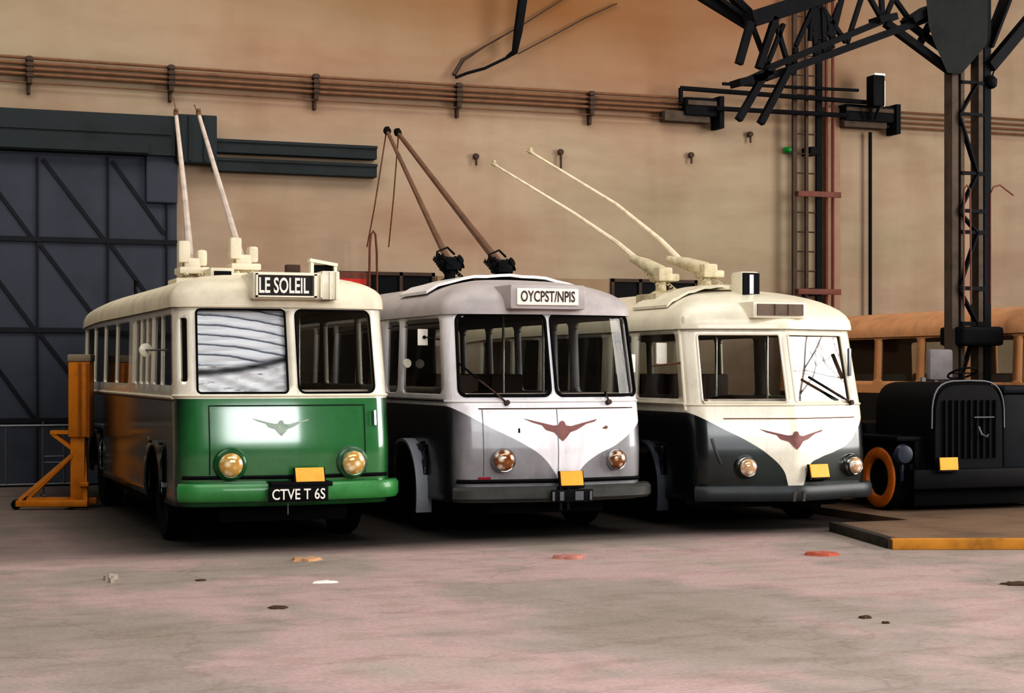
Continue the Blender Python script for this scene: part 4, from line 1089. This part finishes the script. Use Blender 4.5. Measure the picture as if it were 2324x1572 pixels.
arch = [(b3.ss(1.65), 0.62), (b3.ss(7.0), 0.62), (b3.ss(1.65, True), 0.62), (b3.ss(7.0, True), 0.62)]
curve3 = [(0, 1.40), (0.32, 1.22), (0.62, 1.06), (0.85, 0.90), (1.02, 0.72), (1.13, 0.46), (1.24, 0.46), (1.38, 0.78), (1.55, 0.86), (1.80, 0.93), (2.05, 1.04), (2.2, 1.2), (W3, 1.38)]
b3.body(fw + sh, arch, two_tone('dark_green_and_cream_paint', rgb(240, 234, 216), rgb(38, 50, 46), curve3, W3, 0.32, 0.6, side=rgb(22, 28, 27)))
b3.roof(0.50, 2.1, MCREAM, 1.9, 0.1, 0.035)
for i, q in enumerate(fw):
    b3.pane(*q[:4], (MGLASS, MGLASSFILM)[i], -0.02, 'windscreen_pane', nt=1, nz=1); b3.gasket(*q, MCREAM, 0.014, 'window_seal')
for q in sh: b3.pane(q[0], q[1], q[2], q[3], MGLASSDK, -0.02, 'side_window', 2, 2)
b3.strip([(b3.s_l, 1.49), (W3 / 2, 1.49), (b3.s_r, 1.49)], 0.016, MCREAM, 'sill_moulding')
b3.strip([(b3.s_l - 7, 1.50), (b3.s_l, 1.50)], 0.03, MCREAM, 'belt_moulding')
b3.strip([(b3.s_l, 1.42), (b3.s_l, 2.40)], 0.02, MCREAM, 'corner_moulding')
b3.strip([(0.35, 1.33), (W3 / 2, 1.33), (2.15, 1.33)], 0.007, MROPE, 'bonnet_hatch')
b3.bumper(0.36, 0.54, 0.12, simple('dark_grey_bumper', rgb(50, 54, 56), 0.45, var=0.3))
for s in (1.13, 1.21): b3.strip([(s, 0.38), (s, 0.50)], 0.02, MCHROME, 'bumper_bolt', 0.12)
headlight(b3, 0.58, 0.765, 0.10, MCHROME, LENS_WHITE, 0.10, 1)
headlight(b3, 2.06, 0.755, 0.10, MCHROME, LENS_WHITE, 0.08, 1)
b3.strip([(0.20, 1.10), (0.24, 0.95), (0.30, 0.80)], 0.018, MCHROME, 'side_trim', 0.012)
amber_plate(r3, (1.46, -0.02, 0.71), 0.27, 0.16, math.radians(8), 0.25)
b3.decal([(1.18 + x * 0.86, 1.09 + z * 0.9) for x, z in WING], MEMBLEM, 'wing_emblem_or_reflection')
wiper(b3, 2.10, 1.50, 1.72, 1.68, 0.62, MBRACK)
bm = bm_new(); box(bm, b3.off(2.13, 1.98, 0.08), (0.05, 0.03, 0.34), 0.3, 0.012); obj('wiper_motor', bm, MSTEEL, r3)
# route number box and blank destination panel
bm = bm_new(); box2(bm, (0.97, 1.0, 2.80), (1.23, 1.3, 3.12), 0.05); sb = obj('route_box', bm, MCREAM, r3)
bm = bm_new(); box2(bm, (0.985, 0.985, 2.82), (1.215, 1.01, 3.10), 0.008); obj('sign_blind', bm, MBLACK, sb, False)
bm = text_bm('1', 0.055, 0.235, 0.004, 0.02); bmesh.ops.translate(bm, vec=(1.10, 0.984, 2.96), verts=bm.verts); obj('lettering', bm, MLETW, sb, False)
bm = bm_new(); box2(bm, (0.90, 0.30, 2.52), (1.62, 0.9, 2.72), 0.03); db = obj('destination_box', bm, MCREAM, r3)
bm = bm_new(); box2(bm, (0.95, 0.28, 2.555), (1.57, 0.305, 2.69)); obj('sign_blind', bm, simple('faded_blind', rgb(112, 96, 82), 0.6, var=0.35, scale=5), db, False)
bm = bm_new()
for x in (1.18, 1.36): box2(bm, (x, 0.27, 2.555), (x + 0.008, 0.29, 2.69))
obj('sign_bars', bm, MROPE, db, False); db.location.x -= 0.15
walkway(b3, 0.10, 1.15, 1.3, 2.3, 0.05, MCREAM)
trolley(b3, on_y(1500, 616, 20.0), on_y(1125, 375, 26.15), [on_y(1452, 594, 20.4), on_y(1400, 550, 21.4), on_y(1300, 482, 23.3)], MPOLECREAM, simple('olive_pole_base', rgb(204, 192, 162), 0.6, var=0.35, scale=9), 'curved', 0.05, 0.018)
trolley(b3, on_y(1602, 608, 20.0), on_y(1208, 347, 26.1), [on_y(1550, 596, 20.3), on_y(1500, 545, 21.4), on_y(1400, 464, 23.3)], MPOLECREAM, simple('olive_pole_base_b', rgb(208, 196, 166), 0.6, var=0.35, scale=9), 'curved', 0.05, 0.018)
bm = bm_new(); c = b3.off(b3.ss(0.7), 2.10, 0.10); box(bm, c, (0.15, 0.03, 0.26), 0.1, 0.014); mm = obj('mirror', bm, MSIGNWHITE, r3)
bm = bm_new(); tube(bm, [c + Vector((-0.1, 0.02, -0.15)), b3.off(b3.ss(0.2), 1.99, 0.0)], 0.014, 6); obj('mirror_arm', bm, MROPE, mm)
bm = bm_new(); lathe(bm, [(0.0, 0.1), (0.03, 0.08), (0.035, 0.03), (0.02, -0.05)], b3.off(b3.s_l + 0.12, 2.46, 0.03), (0, 0, 1), 10); obj('marker_lamp', bm, MCREAM, r3)
mudguard(b3, b3.ss(1.65), 0.36, 0.64, simple('dark_grey_mudguard', rgb(62, 66, 76), 0.4, var=0.2), -0.25, PI * 0.6, 0.10)
chassis(b3, 1.65); interior(b3)

# ---------------------------------------------------------------- brown bus standing side-on behind the column
r4 = thing('motorbus', 'brown bus with black lower side parked behind the steel column', 'bus', (16.0, 18.6, 0))
b4 = Bus(r4, 2.4, 10.2, 0.25, 0.8, lambda u: 0.15 * u * u, interp([(0.4, 0), (1.5, 0.02), (2.5, 0.2)]), 0.45, 2.5, 0.03, 1.5)
b4.roof_h, b4.roof_p, b4.front_in = 0.40, 2.4, 1.4
wy = [(0.4, 1.2), (1.45, 2.5), (2.7, 3.75), (3.95, 5.0), (5.2, 6.25), (6.45, 7.5), (7.7, 8.8)]
sh = sidewins(b4, wy, 1.72, 2.42, 0.04)
fw4 = [(0.2, 1.1, 1.65, 2.4, 0.05), (1.3, 2.2, 1.65, 2.4, 0.05)]
b4.body(sh + fw4, [(b4.ss(1.9), 0.6), (b4.ss(7.5), 0.6), (b4.ss(1.9, True), 0.6), (b4.ss(7.5, True), 0.6)], two_tone('brown_and_black_paint', rgb(220, 164, 116), rgb(26, 24, 26), [(0, 1.52), (0.8, 1.52), (1.6, 1.52), (2.4, 1.52)], 2.4, 0.5, 0.1))
b4.roof(0.40, 2.4, simple('brown_roof_paint', rgb(216, 164, 122), 0.6, var=0.2), 1.4)
for q in sh: b4.pane(q[0], q[1], q[2], q[3], MGLASSDK, -0.02, 'side_window', 2, 2)
for q in fw4: b4.pane(*q[:4], MGLASS, -0.02, 'windscreen_pane')
b4.bumper(0.45, 0.65, 0.1, MBLACK)
chassis(b4, 1.9); interior(b4)

# ---------------------------------------------------------------- kerbed platform
A, B = on_z(2025, 1247), on_z(1885, 1205)
poly = [(A.x, A.y), (14.6, A.y - (14.6 - A.x) * 0.355), (15.0, 18), (15.0, 21.0), (11.78, 21.0), (11.78, 17.68), (B.x, B.y)]
bm = bm_new(); prism(bm, poly, 0, 0.10)
for f in bm.faces: f.material_index = 0
def floor2(): 
    m = simple('platform_concrete', rgb(122, 98, 78), 0.9, var=0.4, scale=1.2); return m
pf = tag(obj('platform_slab', bm, floor2(), None, False), 'low concrete platform slab in front of the black tractor', None, None, 'structure')
def kerb(p, q, h, w, mat, label):
    p, q = Vector((*p, 0)), Vector((*q, 0)); d = (q - p).normalized(); n = Vector((-d.y, d.x, 0))
    bm = bm_new(); ln = (q - p).length; box(bm, (p + q) / 2 + n * (w / 2 - 0.02) + Vector((0, 0, h / 2)), (ln, w, h), math.atan2(d.y, d.x), 0.012)
    return tag(obj('kerb', bm, mat), label, 'kerb')
kerb(poly[0], poly[1], 0.115, 0.12, simple('yellow_kerb_paint', rgb(196, 138, 52), 0.7, var=0.4, scale=2.5), 'yellow painted kerb along the platform front edge')
kerb(poly[6], (poly[0][0] + (poly[6][0]-poly[0][0])*0.065, poly[0][1] + (poly[6][1]-poly[0][1])*0.065), 0.112, 0.12, simple('black_kerb_paint', rgb(58, 54, 44), 0.8, var=0.6, scale=5), 'dark flaking kerb on the platform end beside the cream bus')

# ---------------------------------------------------------------- black tow tractor
tt = thing('tow_tractor', 'black tow tractor with arched bonnet, orange wheel and amber plate', 'tractor', (12.35, 18.3, 0.10))
def tp(name, bm, m=MBLACK, parent=None, sm=True): return obj(name, bm, m, parent or tt, sm)
bm = bm_new(); box2(bm, (0.1, 0.35, 0.35), (2.3, 2.6, 0.62), 0.03); box2(bm, (0.0, 0.1, 0.30), (2.35, 0.36, 0.55), 0.03); box2(bm, (0.2, 0.4, 0.06), (2.15, 2.5, 0.4), 0.03); tp('frame', bm)
# arched bonnet
bm = bm_new(); rings = []
for y, k in ((0.18, 0.94), (0.24, 1.0), (1.5, 1.0)):
    ring = []
    xs0, xs1, zs, hz = 0.34, 1.42, 1.05, 0.60
    for i in range(17):
        q = PI * i / 16; cx = (xs0 + xs1) / 2
        ring.append(bm.verts.new((cx - (xs1 - xs0) / 2 * k * math.copysign(abs(math.cos(q)) ** 0.5, math.cos(q)), y, zs + hz * k * math.sin(q) ** 0.55)))
    ring = [bm.verts.new((xs0 + (1 - k) * 0.5, y, 0.55))] + ring + [bm.verts.new((xs1 - (1 - k) * 0.5, y, 0.55))]
    rings.append(ring)
for a, b in zip(rings, rings[1:]):
    for i in range(len(a) - 1): bm.faces.new((a[i], a[i + 1], b[i + 1], b[i]))
bm.faces.new(rings[0]); bm.faces.new(list(reversed(rings[-1])))
bn = tp('bonnet', bm)
bm = bm_new(); pts = []
for i in range(17):
    q = PI * i / 16; pts.append((0.88 - 0.55 * math.copysign(abs(math.cos(q)) ** 0.5, math.cos(q)), 0.2, 1.06 + 0.61 * math.sin(q) ** 0.55))
tube(bm, pts, 0.012, 6); tp('bonnet_rim', bm, MSTEEL, bn)
bm = bm_new()
for k in range(9): box2(bm, (0.50 + 0.095 * k, 0.15, 0.68), (0.53 + 0.095 * k, 0.19, 1.42))
tp('radiator_grille', bm, simple('dark_grille', rgb(18, 18, 20), 0.7, spec=0.2), bn, False)
bm = bm_new(); tube(bm, [(0.98, 0.12, 1.08), (1.0, 0.08, 0.98), (1.08, 0.08, 0.95), (1.12, 0.12, 0.98)], 0.014, 6); tube(bm, [(0.9, 0.1, 1.2), (1.2, 0.1, 1.2)], 0.01, 6); tp('tow_hook', bm, MSTEEL)
bm = bm_new(); box2(bm, (1.42, 0.2, 0.35), (2.3, 1.9, 1.50), 0.05); box2(bm, (1.40, 0.16, 1.50), (2.34, 1.95, 1.60), 0.04); sx = tp('side_casing', bm, simple('charcoal_casing', rgb(30, 33, 37), 0.6, var=0.3, spec=0.2))
bm = bm_new(); c = Vector((2.0, 0.17, 1.0)); lathe(bm, [(0.10, 0.06), (0.11, -0.02), (0.09, -0.05), (0, -0.07)], c, (0, 1, 0), 20); tp('work_lamp', bm, simple('greenish_lamp', rgb(110, 124, 84), 0.3), sx)
bm = bm_new(); lathe(bm, [(0.0, -0.06), (0.11, -0.04), (0.13, 0.02), (0.09, 0.1), (0, 0.13)], (-0.06, 0.24, 0.74), (0, 1, 0), 20); tube(bm, [(-0.06, 0.28, 0.7), (-0.06, 0.28, 0.4)], 0.025, 6); tp('side_lamp', bm, simple('bluish_lamp_shell', rgb(52, 58, 72), 0.35))
amber_plate(tt, (0.48, 0.05, 0.62), 0.27, 0.16, 0.0, 0.1)
# left wheels with orange rings; mudguards
for (y, R) in ((0.78, 0.42), (2.15, 0.42)):
    for x, sg in ((0.02, -1), (2.33, 1)):
        bm = bm_new(); w_ = 0.2
        lathe(bm, [(R * 0.6, -w_ * .4), (R * .94, -w_ * .5), (R, -w_ * .3), (R, w_ * .3), (R * .94, w_ * .5), (R * 0.82, w_ * .52), (R * .6, w_ * .4), (R * .58, 0)], (x, y, R), (sg, 0, 0), 32)
        wh = tp('wheel', bm, MRUBBER)
        bm = bm_new(); lathe(bm, [(R * 0.93, w_ * .50), (R * 0.90, w_ * .62), (R * 0.74, w_ * .72), (R * .60, w_ * .62), (R * .56, w_ * .4)], (x, y, R), (sg, 0, 0), 32); tp('wheel_ring', bm, simple('orange_ring_paint', rgb(196, 112, 34), 0.55, var=0.3), wh)
        bm = bm_new(); lathe(bm, [(R * .58, 0.02), (R * .3, 0.0), (R * .2, 0.06), (0, 0.07)], (x, y, R), (sg, 0, 0), 20); tp('hub', bm, MBLACK, wh)
bm = bm_new(); box2(bm, (-0.12, 0.3, 0.9), (0.3, 2.6, 0.96), 0.02); box2(bm, (0.16, 0.32, 0.5), (0.3, 2.5, 0.95), 0.02); tp('side_step', bm)
bm = bm_new(); box2(bm, (0.2, 1.5, 0.6), (2.3, 2.6, 1.1), 0.04); tp('cab_floor', bm)
bm = bm_new(); box(bm, (1.9, 2.3, 1.88), (0.42, 0.10, 0.44), 0.1, 0.045); box2(bm, (1.5, 1.9, 1.40), (1.94, 2.3, 1.52), 0.04); box2(bm, (1.60, 2.28, 1.1), (1.66, 2.34, 1.7)); box2(bm, (1.80, 2.28, 1.1), (1.86, 2.34, 1.7)); tp('driver_seat', bm, simple('grey_seat_cover', rgb(128, 122, 122), 0.6))
bm = bm_new(); c = Vector((1.75, 1.55, 1.76)); n = Vector((0, 0.4, 1)).normalized(); ax, ay, _ = frame_from(n)
tube(bm, [c + ax * 0.2 * math.cos(2 * PI * k / 20) + ay * 0.2 * math.sin(2 * PI * k / 20) for k in range(20)], 0.014, 6, closed=True); tube(bm, [c, c - n * 0.5], 0.02, 6); tube(bm, [c - ax * 0.2, c + ax * 0.2], 0.01, 5); tp('steering_wheel', bm)

# ---------------------------------------------------------------- orange lifting jack
J = on_z(186, 1152)
jk = thing('lifting_jack', 'tall orange workshop lifting jack with slanting braces beside the green bus', 'jack', (J.x, J.y, 0), math.radians(-20))
bm = bm_new(); box2(bm, (-0.14, -0.10, 0.05), (0.06, 0.10, 1.05), 0.02); jm = obj('mast', bm, MORANGE, jk)
bm = bm_new(); box2(bm, (-0.16, -0.13, 0.98), (0.14, 0.13, 2.02), 0.02); obj('screw_housing', bm, MORANGE, jk)
bm = bm_new(); box2(bm, (-0.02, -0.145, 0.98), (0.02, -0.13, 2.0)); box2(bm, (0.09, -0.145, 0.98), (0.14, -0.13, 2.0)); obj('guide_strip', bm, simple('dark_orange_paint', rgb(160, 96, 22), 0.5), jk, False)  # darker orange strips down the front of the housing
bm = bm_new(); box2(bm, (-0.17, -0.14, 2.02), (0.15, 0.14, 2.12), 0.02); obj('mast_cap', bm, simple('pale_cap', rgb(150, 136, 118), 0.6), jk)
bm = bm_new(); prism(bm, [(-0.42, 0.08), (-0.1, 0.08), (-0.1, -0.08), (-0.42, -0.08)], 0.0, 0.05)
bmesh.ops.translate(bm, vec=(0, 0, 1.02), verts=bm.verts); bar(bm, (-0.4, 0, 1.03), (-0.12, 0, 0.82), 0.14, 0.05); obj('bracket', bm, MORANGE, jk)
for y in (-0.32, 0.22):
    bm = bm_new(); box2(bm, (-0.82, y - 0.05, 0.04), (0.16, y + 0.05, 0.13), 0.02); obj('base_leg', bm, MORANGE, jk)
    bm = bm_new(); bar(bm, (-0.78, y, 0.13), (-0.1, y * 0.25, 0.75), 0.045, 0.045); obj('brace', bm, MORANGE, jk)
    bm = bm_new(); lathe(bm, [(0, -0.03), (0.06, -0.03), (0.07, 0), (0.06, 0.03), (0, 0.03)], (-0.82, y, 0.07), (0, 1, 0), 16); obj('castor', bm, MRUBBER, jk)
bm = bm_new(); box2(bm, (-0.2, -0.36, 0.04), (-0.08, 0.26, 0.12), 0.02); obj('base_beam', bm, MORANGE, jk)
bm = bm_new(); box2(bm, (0.0, -0.14, 0.30), (0.12, -0.04, 0.36), 0.01); bar(bm, (0.08, -0.1, 0.04), (0.04, -0.02, 0.7), 0.06, 0.06); obj('fork_arm', bm, MORANGE, jk)

# ---------------------------------------------------------------- steel barrier at the sliding door
bz = thing('crowd_barrier', 'thin grey steel railing on the floor before the sliding door', 'barrier', on_z(60, 1126))
o = bz.location.copy(); by = o.y
def bpnt(px, py): return on_y(px, py, by) - o
xa, xb = on_y(-90, 1000, by).x - o.x, on_y(178, 1000, by).x - o.x
zt, zl = bpnt(60, 966).z, bpnt(60, 1099).z
for z, r in ((zt, 0.024), (zl, 0.018)):
    bm = bm_new(); tube(bm, [(xa, 0, z), (xb, 0, z)], r, 8); obj('rail', bm, MSTEEL, bz)
for px in (-60, 14, 98, 146):
    bm = bm_new(); x = bpnt(px, 1000).x; tube(bm, [(x, 0, zl if px not in (-60, 98) else 0.0), (x, 0, zt + (0.06 if px == 98 else 0))], 0.018, 8); obj('upright', bm, MSTEEL, bz)
for py in (1036, 1050):
    bm = bm_new(); z = bpnt(60, py).z; tube(bm, [(bpnt(98, py).x, 0, z), (bpnt(146, py).x, 0, z)], 0.01, 6); obj('cross_rod', bm, MSTEEL, bz)
for px in (-60, 98):
    bm = bm_new(); x = bpnt(px, 1000).x; box2(bm, (x - 0.03, -0.22, 0), (x + 0.03, 0.22, 0.03), 0.008); obj('barrier_foot', bm, MSTEEL, bz)

# ---------------------------------------------------------------- scraps on the floor
def scrap(px, py, w, d, h, mat, name, label, cat, seed, rz=0.0, group='scraps lying on the floor'):
    rnd = random.Random(seed); c = on_z(px, py)
    bm = bm_new(); n = 14; top, bot = [], []
    for k in range(n):
        q = 2 * PI * k / n; f = 0.75 + 0.4 * rnd.random()
        x, y = w / 2 * f * math.cos(q), d / 2 * f * math.sin(q)
        bot.append(bm.verts.new((x, y, 0.0))); top.append(bm.verts.new((x * 0.86, y * 0.86, h * (0.6 + 0.5 * rnd.random()))))
    m = bm.verts.new((0, 0, h)); bm.faces.new(list(reversed(bot)))
    for k in range(n):
        k2 = (k + 1) % n; bm.faces.new((bot[k], bot[k2], top[k2], top[k])); bm.faces.new((top[k], top[k2], m))
    o = obj(name, bm, mat, None, False); o.location = c; o.rotation_euler = (0, 0, -TH + rz)
    return tag(o, label, cat, group)
MTAN = simple('tan_scrap', rgb(190, 150, 116), 0.8, var=0.3, scale=12); MREDB = simple('red_brick_scrap', rgb(176, 96, 76), 0.8, var=0.3, scale=12)
MPINKB = simple('pink_brick_scrap', rgb(178, 124, 112), 0.8, var=0.4, scale=12); MDKB = simple('dark_leaf', rgb(76, 54, 38), 0.8, var=0.3, scale=12)
scrap(695, 1271, 0.34, 0.30, 0.03, MTAN, 'board_scrap', 'flat tan scrap on the floor before the green bus', 'scrap', 1)
scrap(1290, 1266, 0.32, 0.34, 0.035, MPINKB, 'brick_scrap', 'flat pink brick scrap on the floor before the grey bus', 'scrap', 2)
scrap(1866, 1259, 0.36, 0.30, 0.035, MREDB, 'brick_scrap', 'flat red brick scrap near the dark kerb end', 'scrap', 3)
scrap(738, 1321, 0.26, 0.16, 0.012, MLETW, 'paper_scrap', 'thin white paper sliver on the floor', 'scrap', 4, 0.3)
for k, (dx, dy, w) in enumerate(((244, 1316, 0.07), (258, 1314, 0.08), (252, 1322, 0.06))):
    scrap(dx, dy, w, w, 0.05, simple('grey_pebble_%d' % k, rgb(170, 158, 146), 0.8), 'pebble', ('palest pebble of the trio on the open floor', 'largest pebble of the trio on the open floor', 'smallest, nearest pebble of the trio on the open floor')[k], 'pebble', 10 + k, 0, 'three pebbles on the floor')
scrap(2312, 1326, 0.32, 0.22, 0.02, MDKB, 'leaf', 'large dark leaf on the floor below the yellow kerb', 'leaf', 20)
scrap(1963, 1402, 0.10, 0.10, 0.02, MDKB, 'leaf', 'dark oval leaf on the floor in front of the cream bus', 'leaf', 21)
scrap(2010, 1414, 0.06, 0.06, 0.015, MDKB, 'leaf', 'tiny dark leaf beside the oval leaf', 'leaf', 22)
scrap(455, 1317, 0.10, 0.12, 0.012, MDKB, 'leaf', 'small brown leaf between the pebbles and the tan scrap', 'leaf', 23)
scrap(632, 1379, 0.16, 0.2, 0.012, MDKB, 'leaf', 'thin brown leaf on the floor below the green bus', 'leaf', 24)

# ---------------------------------------------------------------- bare tree outside the side opening (seen mirrored in a windscreen)
def tree(base, label):
    rnd = random.Random(5); bm = bm_new()
    def grow(p, d, ln, r, dep):
        pts = [p]; q = p; dd = d
        for k in range(4):
            dd = (dd + Vector((rnd.uniform(-.16, .16), rnd.uniform(-.16, .16), rnd.uniform(-.08, .14)))).normalized(); q = q + dd * ln / 4; pts.append(q)
        tube(bm, pts, [r * (1 - 0.12 * k) for k in range(5)], 6)
        if dep == 0: return
        for k in range(3 if dep > 1 else 4):
            s = pts[rnd.choice((2, 3, 4))]
            nd = (dd + Vector((rnd.uniform(-1, 1), rnd.uniform(-1, 1), rnd.uniform(-.3, .6)))).normalized(); grow(s, nd, ln * 0.74, r * 0.52, dep - 1)
    grow(Vector((0, 0, 0)), Vector((0, 0, 1)), 4.2, 0.12, 4)
    o = obj('bare_tree', bm, MDKB); o.location = base
    return tag(o, label, 'tree')
tree((23.5, 12.6, 0), 'bare tree outside, mirrored in the cream bus windscreen')

# ================================================================ light
def area(name, loc, target, sx, sy, power, col, spread=180):
    l = bpy.data.lights.new(name, 'AREA'); l.shape = 'RECTANGLE'; l.size = sx; l.size_y = sy; l.energy = power; l.color = col; l.spread = math.radians(spread)
    o = bpy.data.objects.new(name, l); C.objects.link(o); o.location = loc
    d = Vector(target) - Vector(loc); o.rotation_euler = d.to_track_quat('-Z', 'Y').to_euler()
    return o
area('side_opening_light', (28, 9.8, 7.0), (10, 16, 1.5), 11, 10, 3500, (1.0, 0.97, 0.93))
area('front_opening_light', (7.2, -9, 8.0), (5, 18, 1.4), 13, 5, 1900, (0.97, 0.98, 1.0))
area('front_skylight', (6.0, 5, 13.0), (6.0, 5.8, 0), 17, 7, 1600, (1.0, 0.97, 0.95))
area('roof_skylight', (-4.0, 19.5, 13.0), (0.5, 20.5, 1.0), 7, 12, 560, (1.0, 0.96, 0.9))
area('roof_fill_middle', (8.5, 23, 13.0), (8.5, 23.1, 0), 12, 7, 420, (1.0, 0.96, 0.9))  # unseen overhead fill, added to brighten the gaps, roofs and bus interiors
area('wall_skylight', (8, 21, 12.5), (8, WALL_Y, 5.0), 34, 3, 360, (1.0, 0.95, 0.88), 150)
w = bpy.data.worlds.new('depot_air'); bpy.context.scene.world = w; w.use_nodes = True
bg = w.node_tree.nodes['Background']; bg.inputs['Color'].default_value = (0.55, 0.6, 0.7, 1); bg.inputs['Strength'].default_value = 0.03

cam = bpy.data.cameras.new('camera'); co = bpy.data.objects.new('camera', cam); C.objects.link(co)
cam.sensor_width = 36; cam.sensor_fit = 'HORIZONTAL'; cam.lens = F_PX / 2324 * 36
cam.shift_y = (HOR - 786) / 2324
co.location = (0, 0, CAM_Z); co.rotation_euler = (PI / 2, 0, -TH)
cam.clip_end = 200
sc = bpy.context.scene; sc.camera = co
sc.view_settings.view_transform = 'Standard'
sc.view_settings.look = 'High Contrast'
sc.view_settings.exposure = 0.0
sc.cycles.use_denoising = True
sc.cycles.max_bounces = 8
